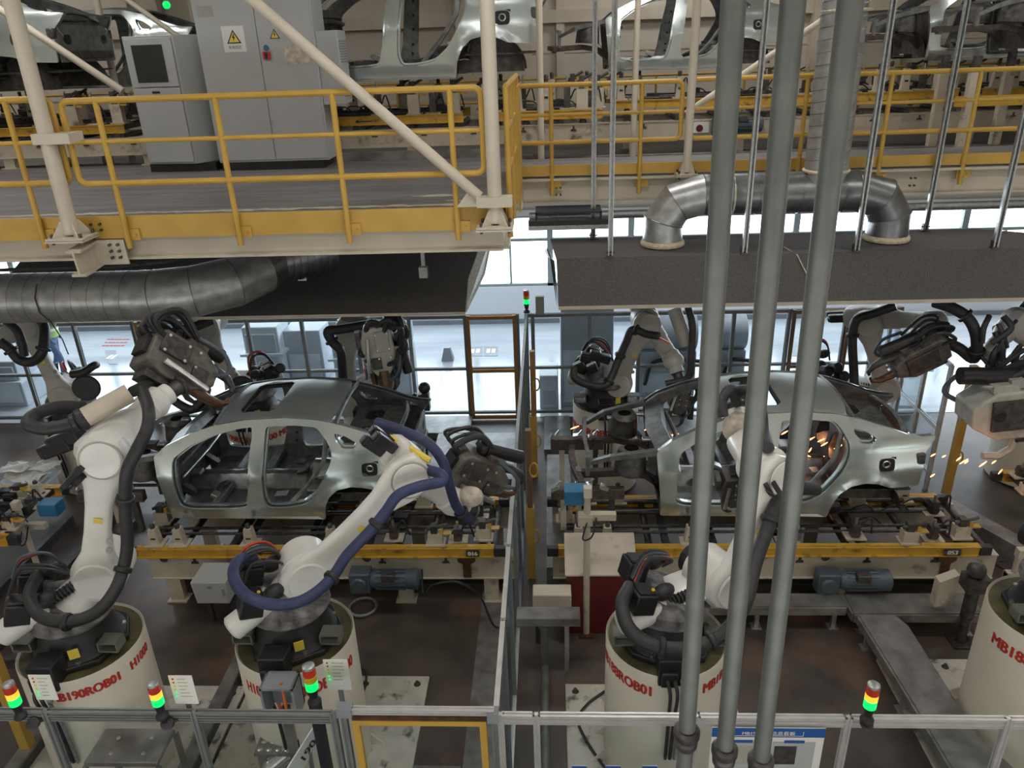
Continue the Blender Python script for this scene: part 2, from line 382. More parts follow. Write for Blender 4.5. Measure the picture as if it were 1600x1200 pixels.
for x in (-12.4, -9.0, -5.05, -2.9):
    b = MB(); ibeam(b, (x, 8.3, 4.58), (x, 13.1, 4.58), 0.15, 0.24); b.build('cross_beam', 'cream', t)
b = MB(); xx = -15.8; pts = []
random.seed(3)
while xx < -.6:
    pts.append((xx, 8.72 + random.uniform(-.012, .012))); xx += .07
vs = [V((x, y_ - random.uniform(.02, .09), 4.853)) for x, y_ in pts] + [V((x, y_ + random.uniform(.02, .09), 4.853)) for x, y_ in pts]; n_ = len(pts)
b.add(vs, [(i, i + 1, n_ + i + 1, n_ + i) for i in range(n_ - 1)]); b.build('worn_seam', 'dcream', t, smooth=False)
for (x, y_, w_) in ((-1.35, 9.3, .35), (-1.0, 8.95, .25), (-3.0, 10.9, .2), (-8.2, 10.4, .3)):
    b = MB(); b.add([(x + w_ * cos(q * .7) * random.uniform(.6, 1), y_ + .09 * sin(q * .7) * random.uniform(.6, 1), 4.8535) for q in range(9)], [tuple(range(9))]); b.build('worn_patch', 'dcream', t, smooth=False)
b = MB(); ibeam(b, (-5.0, 7.72, 4.52), (-5.0, 8.1, 4.55), 0.16, 0.28); b.bb((-5.12, 8.06, 4.42), (-4.62, 8.085, 4.69))
b.build('bracket_stub', 'cream', t)
b = MB()
for i in range(2):
    for j in range(3): b.cyl((-4.78 + 0.09 * i, 8.06, 4.5 + .07 * j), (-4.78 + 0.09 * i, 8.03, 4.5 + .07 * j), 0.017, n=8)
    for j in range(2): b.cyl((-4.95 + 0.1 * i, 8.09, 4.8 + .06 * j), (-4.95 + 0.1 * i, 8.06, 4.8 + .06 * j), 0.015, n=8)
b.build('bolt', 'dsteel', t, angle=60)
t = thing('steel_deck', 'narrow cream and yellow edged steel walkway behind the ducts, right side', 'platform', (8, 11.1, 4.3))
b = MB(); b.bb((-0.44, 11.12, 4.79), (15.9, 12.2, 4.85)); b.build('deck_floor', 'deck', t, smooth=False)
b = MB(); b.bb((-0.44, 11.09, 4.765), (15.9, 11.115, 4.91)); b.build('toe_plate', 'yellow', t)
b = MB(); ibeam(b, (-0.44, 11.2, 4.55), (15.9, 11.2, 4.55), 0.18, 0.36); b.bb((-0.44, 11.05, 4.70), (15.9, 11.1, 4.73)); b.build('edge_beam', 'cream', t)
b = MB()
for x in (0.1, 1.75, 1.83, 3.0, 5.0):
    for z in (4.5, 4.6): 
        for dx in (0, .06): b.cyl((x + dx, 11.1, z), (x + dx, 11.07, z), 0.015, n=8)
b.build('bolt', 'dsteel', t, angle=60)
b = MB(); b.bb((-15.9, 13.2, 4.4), (-.44, 18.3, 4.5)); b.bb((-.44, 12.2, 4.4), (15.9, 18.3, 4.5)); struct('floor', b, 'deck', smooth=False)
b = MB(); b.cyl((-0.3, 11.3, 4.16), (15.9, 11.3, 4.16), 0.06, n=12); tag(b.build('water_pipe', 'galv'), 'long pale pipe running under the right walkway edge', 'pipe')
t = thing('strip_light', 'unlit slim black strip light under the right walkway', 'lamp', (0.3, 10.8, 4.2))
b = MB(); b.bb((-0.3, 10.78, 4.13), (0.85, 10.9, 4.2)); b.build('housing', 'black', t); b = MB(); b.bb((.7, 10.83, 4.2), (.73, 10.86, 4.3)); b.bb((-.2, 10.83, 4.2), (-.17, 10.86, 4.3)); b.bb((-.2, 10.83, 4.28), (.73, 11.3, 4.31)); b.build('hanger', 'black', t); b = MB(); b.bb((-0.3, 10.77, 4.07), (0.85, 10.91, 4.13)); b.build('diffuser', 'galv', t)

# ------------------------------------------------------------------ yellow guard rails
def railing(label, x0, x1, Y, ztop, zmid, zlow, zb, posts, loop=None, r=0.032, group='yellow guard rails'):
    t = thing('guard_rail', label, 'railing', (x0, Y, zb), group)
    rad = 0.08
    def loopl(a, c):
        P = []
        for (cx, cz, a0) in ((a + rad, zlow + rad, 180), (c - rad, zlow + rad, 270), (c - rad, ztop - rad, 0), (a + rad, ztop - rad, 90)):
            for q in range(5):
                th = radians(a0 + q * 22.5); P.append(V((cx + rad * cos(th), Y, cz + rad * sin(th))))
        P.append(P[0].copy()); return P
    b = MB(); b.tube(loopl(x0, x1), r, 10, False); b.build('rail_loop', 'yellow', t)
    b = MB(); b.cyl((x0, Y, zmid), (x1, Y, zmid), r * .72, n=10); b.build('middle_rail', 'yellow', t)
    for x in posts:
        b = MB(); b.cyl((x, Y, zb), (x, Y, ztop), r * .95, n=12)
        p = b.build('post', 'yellow', t)
        b = MB(); b.bb((x - .05, Y + .02, zb + .08), (x + .13, Y + .045, zb + .2)); b.cyl((x + .085, Y + .03, zb + .14), (x + .085, Y + .0, zb + .14), .014, n=8); b.build('foot_bracket', 'yellow', t)
    return t
railing('yellow guard rail at the far left of the left deck, cut by the frame', -8.2, -5.03, 8.05, 6.14, 5.72, 5.31, 4.62, [-7.7, -6.6, -5.5])
railing('long yellow guard rail in front of the grey cabinets', -4.93, -0.66, 8.05, 6.11, 5.71, 5.29, 4.60, [-4.56, -3.33, -2.14, -0.97])
railing('yellow guard rail left of the vertical duct on the right walkway', -0.42, 1.80, 11.07, 5.96, 5.58, 5.22, 4.5, [0.04, 1.26])
railing('yellow guard rail right of the cream tube on the right walkway', 1.92, 9.0, 11.07, 5.97, 5.6, 5.22, 4.5, [2.37, 3.44, 4.53, 5.66, 6.8, 7.9])
t = thing('guard_rail', 'yellow guard rail running back along the right end of the left deck', 'railing', (-0.42, 8.1, 4.6), 'yellow guard rails')
for z, r_ in ((6.1, .032), (5.7, .023), (5.3, .023)):
    b = MB(); b.cyl((-0.42, 8.15, z), (-0.42, 11.0, z), r_, n=10); b.build('rail', 'yellow', t)
for y_ in (8.15, 9.1, 10.05, 11.0):
    b = MB(); b.cyl((-0.42, y_, 4.6), (-0.42, y_, 6.1), .031, n=12); b.build('post', 'yellow', t)
b = MB(); b.bb((-.40, 10.2, 4.45), (-.37, 10.95, 6.0)); b.build('side_panel', 'yellow', t)
t = thing('guard_rail', 'far yellow guard rail behind the left carrier line', 'railing', (-5, 17.4, 4.5), 'yellow guard rails')
for z in (5.35, 5.78):
    b = MB(); b.cyl((-15, 17.4, z), (14, 17.4, z), .025, n=8); b.build('rail', 'yellow', t)
for i in range(16):
    x_ = -14.2 + i * 1.83
    b = MB(); b.cyl((x_, 17.4, 4.5), (x_, 17.4, 5.78), .025, n=8); b.build('post', 'yellow', t)

# ------------------------------------------------------------------ cream hanger tubes and braces
def tube_post(label, a, c, r, flange=True, grp='cream tubes'):
    t = thing('support_tube', label, 'tube', c, grp)
    b = MB(); b.cyl(a, c, r, n=18); b.build('tube', 'cream', t)
    if flange:
        x, y_, z = c; b = MB()
        for q in range(4):
            th = radians(45 + 90 * q); dx, dy = cos(th), sin(th)
            b.prism([(r * .6, .0), (r * 2.6, 0.0), (r * 1.2, .16), (r * .6, .16)], (x - dy * .006, y_ + dx * .006, z - .02), (dx, dy, 0), (0, 0, 1), (dy * .012, -dx * .012, 0))
        b.bb((x - r * 2.6, y_ - r * 2.2, z - .04), (x + r * 2.6, y_ + r * 2.2, z - .02)); b.bb((x - r * 2.8, y_ - r * 2.2, z - .065), (x + r * 2.5, y_ + r * 2.2, z - .045))
        b.build('foot_flange', 'cream', t)
        b = MB()
        for sx in (-1, 1):
            for sy in (-1, 1): b.cyl((x + sx * r * 2, y_ + sy * r * 1.5, z - .09), (x + sx * r * 2, y_ + sy * r * 1.5, z + .02), .016, n=8)
        b.build('bolt', 'dsteel', t, angle=60)
    return t
t = tube_post('thick cream tube at far left in front of the yellow rail', (-5.05, 7.92, 9.75), (-5.08, 7.92, 4.80), .078)
b = MB(); b.bb((-5.19, 7.84, 5.72), (-4.80, 8.1, 5.82)); b.build('clamp', 'cream', t)
t = tube_post('thick cream tube at the right end of the left deck', (-0.55, 7.95, 9.75), (-0.56, 7.95, 4.80), .072)
b = MB(); b.bb((-0.74, 7.86, 4.97), (-0.38, 8.03, 5.07)); b.build('clamp', 'cream', t)
tube_post('slim cream tube rising from the right walkway edge', (1.93, 11.0, 9.75), (1.90, 11.0, 4.79), .055)
tube_post('slim cream tube behind the second rail post of the right walkway', (1.33, 12.4, 9.75), (1.3, 12.4, 4.53), .045)
tube_post('slim cream tube beside the junction of the two decks', (-0.1, 12.35, 9.75), (-0.12, 12.35, 4.53), .05)
tube_post('cream tube behind the far left car body', (-7.9, 14.75, 9.75), (-7.9, 14.75, 4.53), .06)
tube_post('long cream brace slanting down in front of the electrical cabinets', (-5.6, 8.0, 9.55), (-0.72, 8.0, 5.06), .055, False)
b = MB(); b.prism([(-.16, 0), (.14, 0), (.1, .06), (-.05, .14)], (-.8, 7.99, 4.96), (1, 0, 0), (0, 0, 1), (0, .02, 0)); tag(b.build('gusset_plate', 'cream'), 'small cream gusset plate at the foot of the slanting brace', 'bracket')
tube_post('cream brace slanting down to the small cabinet at far left', (-10.0, 12.4, 8.6), (-6.55, 12.4, 6.02), .055, False)
tube_post('thin cream brace behind the roof of the second car body', (-8.3, 14.3, 8.3), (-5.6, 14.3, 6.2), .045, False)
tube_post('cream brace rising to the right behind the conduits', (1.95, 11.6, 5.5), (5.2, 11.6, 7.6), .045, False)
b = MB(); b.bb((-8.75, 18.0, 4.5), (-8.35, 18.2, 9.7)); b.bb((-1.95, 18.0, 4.5), (-1.2, 18.2, 9.7)); struct('trim_3', b, 'dcream')

# ------------------------------------------------------------------ electrical cabinets on the left deck
t = thing('electrical_cabinet', 'small light grey cabinet with a dark glass window in its upper door', 'cabinet', (-5.7, 12.3, 4.85))
b = MB(); b.bb((-6.17, 12.0, 4.85), (-5.13, 12.55, 4.97)); b.build('plinth', 'black', t)
b = MB(); b.prism([(-6.18, 12.0), (-5.38, 11.9), (-5.12, 12.25), (-5.12, 12.5), (-6.18, 12.5)], (0, 0, 4.97), (1, 0, 0), (0, 1, 0), (0, 0, 1.80)); b.build('body', 'cab', t, bevel=.008)
Rc = frame((0.8, -0.1, 0)); oo = V((-6.15, 11.985, 0))
def cabpt(u, z, off=0): 
    d = V((.8, -.1, 0)).normalized(); nrm = V((-.1, -.8, 0)).normalized(); p = oo + d * u + nrm * off; p.z = z; return p
def cabpanel(u0, u1, z0, z1, o1, o2):
    b_ = MB(); b_.rings([[cabpt(u0, z0, o1), cabpt(u1, z0, o1), cabpt(u1, z1, o1), cabpt(u0, z1, o1)], [cabpt(u0, z0, o2), cabpt(u1, z0, o2), cabpt(u1, z1, o2), cabpt(u0, z1, o2)]]); return b_
d_ = cabpanel(0.02, .75, 6.08, 6.74, .002, .022).build('upper_door', 'cab', t, bevel=.006)
cabpanel(0.11, .60, 6.14, 6.65, .022, .027).build('window', 'lcdark', d_)
d_ = cabpanel(0.02, .75, 5.0, 6.06, .002, .022).build('lower_door', 'cab', t, bevel=.006)
cabpanel(0.30, .42, 5.99, 6.02, .022, .03).build('handle', 'black', d_)
t = thing('electrical_cabinet', 'tall light grey two door cabinet with high voltage warning sign', 'cabinet', (-4.2, 12.1, 4.85))
b = MB(); b.bb((-5.0, 11.92, 4.85), (-3.42, 12.5, 4.97)); b.build('plinth', 'black', t)
b = MB(); b.bb((-5.02, 11.9, 4.97), (-3.32, 12.52, 7.6)); b.build('body', 'cab', t, bevel=.01)
for (x0, x1) in ((-5.01, -4.14), (-4.13, -3.34)):
    b = MB(); b.bb((x0, 11.88, 5.0), (x1, 11.9, 7.58)); dd = b.build('door', 'cab', t, bevel=.006)
    b = MB(); b.bb((-4.20, 11.862, 5.86), (-4.17, 11.88, 5.93)) if x0 < -4.5 else b.bb((-4.12, 11.862, 5.5), (-4.10, 11.88, 5.58))
    b.build('door_latch', 'greyw', dd)
def warn(t, cx, cz, s, Y, wb=True):
    b = MB()
    if wb: b.use('paper').bb((cx - s * .95, Y - .002, cz - s * 1.1), (cx + s * .95, Y, cz + s * .9))
    b.use('black').prism([(-s * .62, -s * .45), (s * .62, -s * .45), (0, s * .62)], (cx, Y - .004, cz), (1, 0, 0), (0, 0, 1), (0, .002, 0))
    b.use('ylab').prism([(-s * .46, -s * .36), (s * .46, -s * .36), (0, s * .44)], (cx, Y - .006, cz), (1, 0, 0), (0, 0, 1), (0, .002, 0))
    b.use('black').prism([(.02 * s, .3 * s), (-.12 * s, -.02 * s), (-.02 * s, -.02 * s), (-.06 * s, -.3 * s), (.13 * s, .06 * s), (.02 * s, .06 * s), (.08 * s, .3 * s)], (cx, Y - .008, cz), (1, 0, 0), (0, 0, 1), (0, .002, 0))
    if wb:
        vs, fs = text_flat('有电危险', s * .28, (cx, Y - .004, cz - s * .85), (1, 0, 0), (0, 0, 1)); b.use('black').add(vs, fs)
    b.build('warning_label', None, t, smooth=False)
warn(t, -4.48, 6.70, .17, 11.878); warn(t, -3.88, 6.72, .12, 11.878, False)
b = MB(); b.use('red').bb((-4.08, 11.83, 6.40), (-3.98, 11.88, 6.50)); b.use('bluebox').disc((-4.03, 11.87, 6.55), (0, 1, 0), .04, .02); b.use('black').bb((-4.05, 11.815, 6.41), (-4.01, 11.84, 6.49)); b.build('isolator_switch', None, t)
b = MB(); b.bb((-3.78, 11.872, 6.32), (-3.42, 11.88, 6.58)); b.build('clear_pocket', 'bag', t, smooth=False)
b = MB(); b.bb((-4.95, 11.874, 6.98), (-4.72, 11.88, 7.12)); b.build('name_plate', 'greyw', t, smooth=False)
b = MB(); b.bb((-3.32, 11.95, 5.75), (-3.0, 12.45, 6.75)); o = b.build('cooling_unit', 'cab', t, bevel=.01)
b = MB()
for k in range(9): b.bb((-3.0, 12.0, 6.32 + k * .035), (-2.992, 12.4, 6.335 + k * .035))
for k in range(6): b.bb((-3.0, 12.0, 5.85 + k * .035), (-2.992, 12.4, 5.865 + k * .035))
for s_ in (0, 1):
    c_ = MB(); c_.v = b.v; c_.f = b.f[:54] if s_ == 0 else b.f[54:]; c_.m = [0] * len(c_.f); c_.build('vent_grille', 'mgrey', o)
b = MB(); b.ball((-7.0, 15.5, 7.35), .07); tag(b.build('signal_lamp', 'lgrn'), 'small lit green lamp above the second car body', 'lamp')

# ------------------------------------------------------------------ hoods
t = thing('extraction_hood', 'big dark felt clad hood hanging at right under two duct bends', 'hood', (4, 10.4, 3.3))
P0 = [(0.10, 9.6, 3.33), (8.4, 9.6, 3.33), (8.4, 11.9, 3.33), (0.10, 11.9, 3.33)]
P1 = [(0.08, 9.95, 3.88), (8.0, 9.95, 3.88), (6.0, 11.1, 3.87), (0.0, 11.1, 3.86)]
P2 = [(0.04, 10.5, 3.89), (6.8, 10.5, 3.89), (6.0, 11.08, 3.875), (0.01, 11.08, 3.87)]
b = MB(); b.rings([P0, P1, P2], False); b.add([P2[0], P2[1], P2[2], P2[3]], [(0, 1, 2, 3)]); b.build('canopy', 'hood', t, angle=10)
b = MB(); b.rings([[(x, y_, 3.28) for x, y_, z in P0], P0], False); b.build('bottom_edge', 'hoode', t, angle=10)
b = MB(); b.add([(0.08, 9.62, 3.3), (0.0, 9.97, 3.86), (-.06, 10.5, 3.9), (-.09, 11.4, 3.6), (.05, 12.0, 3.3)], [(0, 1, 2, 3, 4)]); b.add([(0.1, 9.62, 3.3), (0.02, 9.97, 3.86), (-.04, 10.5, 3.9), (-.07, 11.4, 3.6), (.07, 12.0, 3.3)], [(0, 1, 2, 3, 4)]); b.build('end_panel', 'hoodp', t, smooth=False)
b = MB(); b.tube([(3.1, 10.2, 3.9), (3.2, 9.93, 3.86), (3.32, 9.72, 3.6)], .008, 6); b.build('tie_wire', 'bag', t)
t = thing('extraction_hood', 'dark hood in shade below the left deck, behind the fat duct', 'hood', (-5, 10.4, 3.3))
Q0 = [(-7.8, 9.6, 3.28), (-1.13, 9.6, 3.28), (-1.13, 12.4, 3.28), (-7.8, 12.4, 3.28)]
Q1 = [(-7.8, 10.2, 3.56), (-1.13, 10.2, 3.56), (-1.13, 12.0, 3.56), (-7.8, 12.0, 3.56)]
Q2 = [(-7.8, 11.2, 4.0), (-.95, 11.2, 4.0), (-.95, 11.6, 4.0), (-7.8, 11.6, 4.0)]
b = MB(); b.rings([Q0, Q1, Q2], False); b.add(Q2, [(0, 1, 2, 3)]); b.build('canopy', 'hood', t, angle=10)
b = MB(); b.rings([[(x, y_, 3.24) for x, y_, z in Q0], Q0], False); b.build('bottom_edge', 'hoode', t, angle=10)
b = MB(); b.rings([[(-1.13, 9.62, 3.27), (-1.13, 10.2, 3.56), (-.97, 11.2, 3.98), (-.85, 11.3, 3.95), (-.95, 10.6, 3.5)], [(-1.11, 9.62, 3.27), (-1.11, 10.2, 3.56), (-.95, 11.2, 3.98), (-.83, 11.3, 3.95), (-.93, 10.6, 3.5)]]); b.build('end_panel', 'hoodp', t, smooth=False)
for x, y_, zz in ((-3.45, 10.3, 3.6), (-1.75, 10.3, 3.6)):
    b = MB(); b.bb((x - .025, y_ - .025, zz), (x + .025, y_ + .025, 4.4)); b.bb((x - .06, y_ - .08, zz - .03), (x + .06, y_ + .02, zz + .12)); b.build('hanger', 'galv', t)
b = MB(); b.bb((-2.7, 10.3, 3.98), (-2.15, 10.8, 4.3)); tag(b.build('junction_box', 'hoodp'), 'pale box under the left deck above the dark hood', 'box')
# struts
def strut(label, x, y_, z0, grp='galvanised hood struts'):
    t = thing('hanger_strut', label, 'strut', (x, y_, z0), grp)
    b = MB(); w_, d_, th = .066, .05, .006
    b.prism([(-w_ / 2, -d_ / 2), (-w_ / 2 + .018, -d_ / 2), (-w_ / 2 + .018, -d_ / 2 + th), (-w_ / 2 + th, -d_ / 2 + th), (-w_ / 2 + th, d_ / 2 - th), (w_ / 2 - th, d_ / 2 - th), (w_ / 2 - th, -d_ / 2 + th), (w_ / 2 - .018, -d_ / 2 + th), (w_ / 2 - .018, -d_ / 2), (w_ / 2, -d_ / 2), (w_ / 2, d_ / 2), (-w_ / 2, d_ / 2)], (x, y_, z0), (1, 0, 0), (0, 1, 0), (0, 0, 9.7 - z0))
    b.build('channel', 'galv', t, smooth=False)
    b = MB(); b.bb((x - .05, y_ - .04, z0 - .01), (x + .05, y_ + .04, z0 + .02)); b.bb((x - .045, y_ - .035, z0 + .02), (x - .036, y_ + .035, z0 + .1)); b.cyl((x - .06, y_, z0 + .06), (x + .06, y_, z0 + .06), .01, n=8); b.build('shoe', 'dsteel', t)
strut('thin strut left of the duct bend, standing at the far edge of the hood', .62, 11.0, 3.87)
strut('thin strut on the near crease of the hood, leftmost', .79, 9.97, 3.88)
strut('thin strut on the near crease between the two left conduits', 2.53, 9.97, 3.88)
strut('thin strut on the near crease beside the right duct bend', 3.96, 9.97, 3.88)
strut('thin strut at the far edge right of the right duct bend', 5.28, 11.0, 3.88)
strut('thin strut on the near crease at far right', 5.70, 9.97, 3.88)

# ------------------------------------------------------------------ ducts
def ribbed(b, pts, r, every, rr=0.012, n=28):
    b.tube(pts, r, n)
t = thing('ventilation_duct', 'dark galvanised duct with two bends standing on the right hood', 'duct', (3, 10.5, 3.9))
DY = 10.5
def duct_seg(name, pts, r, mat, parent, n=30): 
    b = MB(); b.tube(pts, r, n); return b.build(name, mat, parent)
def mitre(pts, mats):
    pts = [V(p) for p in pts]; n = 30; b = MB(); b.tube(pts, .27, n, False)
    for i in range(len(pts) - 1):
        c_ = MB(); c_.rings([b.v[i * n:(i + 1) * n], b.v[(i + 1) * n:(i + 2) * n]], False); c_.build('main_pipe' if i == 3 else 'elbow_section', mats[i], t)
    for i in range(1, len(pts) - 1):
        c_ = MB(); c_.tube(b.v[i * n:(i + 1) * n] + [b.v[i * n]], .007, 5, False); c_.build('seam', 'dduct', t)
mitre([(1.54, DY, 3.93), (1.54, DY, 4.22), (1.70, DY, 4.46), (2.05, DY, 4.56), (4.03, DY, 4.56), (4.38, DY, 4.46), (4.54, DY, 4.22), (4.54, DY, 3.93)], ['duct', 'duct', 'duct', 'dduct', 'dduct', 'dduct', 'dduct'])
for x, z in ((2.1, 4.56), (2.75, 4.56), (3.3, 4.55), (3.85, 4.55)):
    b = MB(); b.disc((x, DY, z), (1, 0, 0), .276, .02, 30, .004); b.build('seam', 'dduct', t)
for x, m_ in ((1.54, 'sealing'), (4.54, 'sealing')):
    b = MB(); b.tube([(x, DY, 3.90), (x, DY, 3.93), (x, DY, 3.97)], [.295, .30, .28], 30); b.build('sealing_ring', m_, t)
b = MB(); b.tube([(3.6, DY - .02, 4.55), (3.6, DY - .02, 4.8)], [.275, .275], 30); b.build('tee_branch', 'duct', t)
b = MB(); b.tube([V((2.42, DY, 4.55)) + V((0, cos(a_ / 12 * 2 * pi), sin(a_ / 12 * 2 * pi))) * .275 for a_ in range(13)], .012, 6); b.build('sealing_bead', 'sealing', t)
t = thing('spiral_duct', 'tall vertical spiral duct rising behind the third conduit', 'duct', (3.62, DY, 4.8))
b = MB(); b.cyl((3.62, DY - .02, 4.8), (3.55, DY - .02, 9.7), .27, n=32); b.build('pipe', 'duct', t)
b = MB()
for k in range(34):
    z = 4.9 + k * .142; c = V((3.62 - (z - 4.8) * .0143, DY - .02, z)); b.tube([c + V((cos(q / 24 * 2 * pi) * .272, sin(q / 24 * 2 * pi) * .272, .07 * cos(q / 24 * 2 * pi))) for q in range(25)], .0045, 5, False)
b.build('seam', 'dduct', t)
for z in (4.84, 6.72):
    b = MB(); b.tube([V((3.62, DY - .02, z)) + V((cos(q / 24 * 2 * pi), sin(q / 24 * 2 * pi), 0)) * .28 for q in range(25)], .02, 6, False); b.build('sealing_bead', 'sealing', t)
t = thing('spiral_duct', 'fat horizontal spiral duct below the left deck bending away', 'duct', (-6, 8.9, 3.5))
dr = .31; DZ = 3.79; c0 = V((-10.5, 8.95, DZ))
b = MB(); b.tube([c0, V((-4.95, 8.95, DZ))], dr, 32); b.build('pipe', 'duct', t)
for k in range(28):
    x = -10.4 + k * .2; b = MB(); b.tube([V((x + .035 * sin(q / 24 * 2 * pi), 8.95 + cos(q / 24 * 2 * pi) * (dr + .001), DZ + sin(q / 24 * 2 * pi) * (dr + .001))) for q in range(25)], .0035, 5, False); b.build('seam', 'dduct', t)
def mitred(pts, r, mats, parent, n=32, name='elbow_section'):
    "duct bend cut in mitred sections, each its own part"
    pts = [V(p) for p in pts]; b = MB(); b.tube(pts, r, n, False)
    for i in range(len(pts) - 1):
        c_ = MB(); c_.rings([b.v[i * n:(i + 1) * n], b.v[(i + 1) * n:(i + 2) * n]], False); c_.build(name, mats[i], parent)
    for i in range(1, len(pts) - 1):
        c_ = MB(); ring = b.v[i * n:(i + 1) * n] + [b.v[i * n]]; c_.tube(ring, .006, 5, False); c_.build('seam', 'dduct', parent)
el = [(-5.05, 8.95, DZ), (-4.88, 8.95, DZ), (-4.42, 9.02, DZ + .02), (-4.02, 9.25, DZ + .06), (-3.78, 9.6, DZ + .12), (-3.66, 9.85, DZ + .17), (-3.55, 10.1, DZ + .2)]
mitred(el, dr + .006, ['duct', 'duct', 'duct', 'duct', 'dduct', 'dduct'], t)
for k in range(9):
    u = k / 8; c_ = V((-3.66 + u * .62, 9.85 + u * .4, DZ + .17 + u * .05)); b = MB(); b.tube([c_, c_ + V((.04, .025, 0))], [dr + .012, dr + .012], 28); b.build('flexible_ring', 'dduct', t)
b = MB(); b.tube([(-3.66, 9.85, DZ + .17), (-3.0, 10.27, DZ + .22)], dr - .01, 28); b.build('flexible_section', 'dduct', t)
b = MB(); b.tube([(-10.4, 8.9, 4.165), (-7.5, 8.85, 4.17), (-5.3, 8.9, 4.18), (-4.6, 8.95, 4.22), (-4.3, 9.0, 4.35)], .022, 8); tag(b.build('air_pipe', 'dsteel'), 'thin dark pipe lying along the top of the fat duct', 'pipe')
b = MB(); b.tube([(-6.2, 8.72, 4.03), (-6.22, 8.64, 3.88), (-6.2, 8.62, 3.7), (-6.15, 8.7, 3.56), (-6.1, 8.75, 3.3), (-6.08, 8.75, 3.1)], .008, 6); b.use('pinkred').bb((-6.52, 8.8, 4.13), (-6.42, 8.95, 4.22)) if False else None; tag(b.build('tie_wire', 'dsteel'), 'thin dark wire slung round the fat duct', 'wire')

# ------------------------------------------------------------------ three near conduits
for lab, x0, x1, zc in (('leftmost of the three near grey conduits, coupling highest', .662, .71, 2.99), ('middle one of the three near grey conduits', .87, .925, 2.86), ('rightmost of the three near grey conduits', 1.07, 1.13, 2.78)):
    t = thing('steel_conduit', lab, 'conduit', (x1, 3.1, 0), 'near grey conduits')
    top = V((x0 - .03, 3.1, 9.7)); mid = V((x1, 3.1, zc)); lo = V((x1 + .0, 3.1, 0.0))
    b = MB(); b.cyl(mid, top, .046, n=28); b.build('upper_pipe', 'cond', t)
    b = MB(); b.cyl(lo, mid, .044, n=28); b.build('lower_pipe', 'cond', t)
    b = MB(); b.tube([mid + V((0, 0, d)) for d in (-.075, -.06, -.02, -.01, .01, .045, .06)], [.056, .062, .064, .058, .072, .072, .056], 28); b.build('coupling', 'dsteel', t)
# ================================================================== helper: every loose piece of an MB as a part of its own
def build_each(mb, name, mat, parent, **k):
    n = len(mb.v); par = list(range(n))
    def fd(i):
        while par[i] != i: par[i] = par[par[i]]; i = par[i]
        return i
    for f in mb.f:
        for j in f[1:]: par[fd(j)] = fd(f[0])
    grp = {}
    for f in mb.f: grp.setdefault(fd(f[0]), []).append(f)
    out = []
    for fs in grp.values():
        ids = sorted({i for f in fs for i in f}); mp = {a: q for q, a in enumerate(ids)}
        b_ = MB(); b_.v = [mb.v[i] for i in ids]; b_.f = [tuple(mp[i] for i in f) for f in fs]; b_.m = [0] * len(b_.f)
        out.append(b_.build(name, mat, parent, **k))
    return out
def thick(vs, fs, dvec):
    "closed shell from an open sheet"
    n = len(vs); ed = {}
    for f in fs:
        for i in range(len(f)):
            e = (f[i], f[(i + 1) % len(f)]); ed[e] = ed.get(e, 0) + 1
    out = list(vs) + [v + (dvec(v) if callable(dvec) else V(dvec)) for v in vs]
    F = list(fs) + [tuple(i + n for i in f[::-1]) for f in fs]
    for (a, c) in ed:
        if (c, a) not in ed: F.append((c, a, a + n, c + n))
    return out, F

# ================================================================== CAR BODIES (built once, copied)
CW = 1.70
def ys(x, z):
    if z < 0.6: y_ = 0.035 * (1 - z / 0.6) ** 2
    else: y_ = 0.33 * (z - 0.6) ** 1.15
    if z < 0.1: y_ += 0.012
    if x > 2.9: y_ += 0.13 * ((x - 2.9) / 1.25) ** 2
    if x < 1.3: y_ += 0.05 * ((1.3 - x) / .4) ** 2
    y_ -= 0.022 * math.exp(-((z - 0.915) / 0.03) ** 2) * max(0, min(1, (x - 3.1) / .2)) * max(0, min(1, (4.25 - x) / .3))
    if x > 2.9:
        d = abs(sqrt((x - 3.42) ** 2 + (z - 0.05) ** 2) - 0.44); y_ -= 0.03 * math.exp(-(d / 0.05) ** 2)
    return y_
outl = [(1.0, 0), (0.985, .3), (.95, .6), (.93, .86), (1.1, 1.0), (1.4, 1.135), (1.72, 1.235), (2.1, 1.295), (2.6, 1.315), (3.0, 1.285), (3.3, 1.215), (3.6, 1.115), (3.84, 1.02), (4.0, .985), (4.19, .975), (4.12, .86), (4.05, .78), (4.05, .62), (4.03, .38), (3.66, .40), (3.52, .46), (3.36, .485), (3.2, .45), (3.08, .35), (3.01, .2), (2.98, 0)]
hf = [(1.18, .85), (1.42, 1.01), (1.68, 1.12), (1.95, 1.195), (2.2, 1.225), (2.2, 1.1), (2.14, .8), (2.08, .4), (2.01, .18), (1.8, .16), (1.32, .16), (1.17, .2), (1.15, .45), (1.16, .7)]
hr = [(2.36, 1.225), (2.7, 1.235), (2.98, 1.21), (3.08, 1.08), (3.17, .92), (3.155, .76), (3.05, .56), (2.92, .36), (2.75, .22), (2.5, .17), (2.28, .17), (2.24, .3), (2.27, .6), (2.32, .95)]
hq = [(3.19, 1.135), (3.33, 1.09), (3.47, 1.0), (3.43, .945), (3.28, .955), (3.21, 1.04)]
hfu = [(3.6 + .095 * math.copysign(abs(cos(a_ * pi / 12)) ** .5, cos(a_ * pi / 12)), .685 + .082 * math.copysign(abs(sin(a_ * pi / 12)) ** .5, sin(a_ * pi / 12))) for a_ in range(24)]
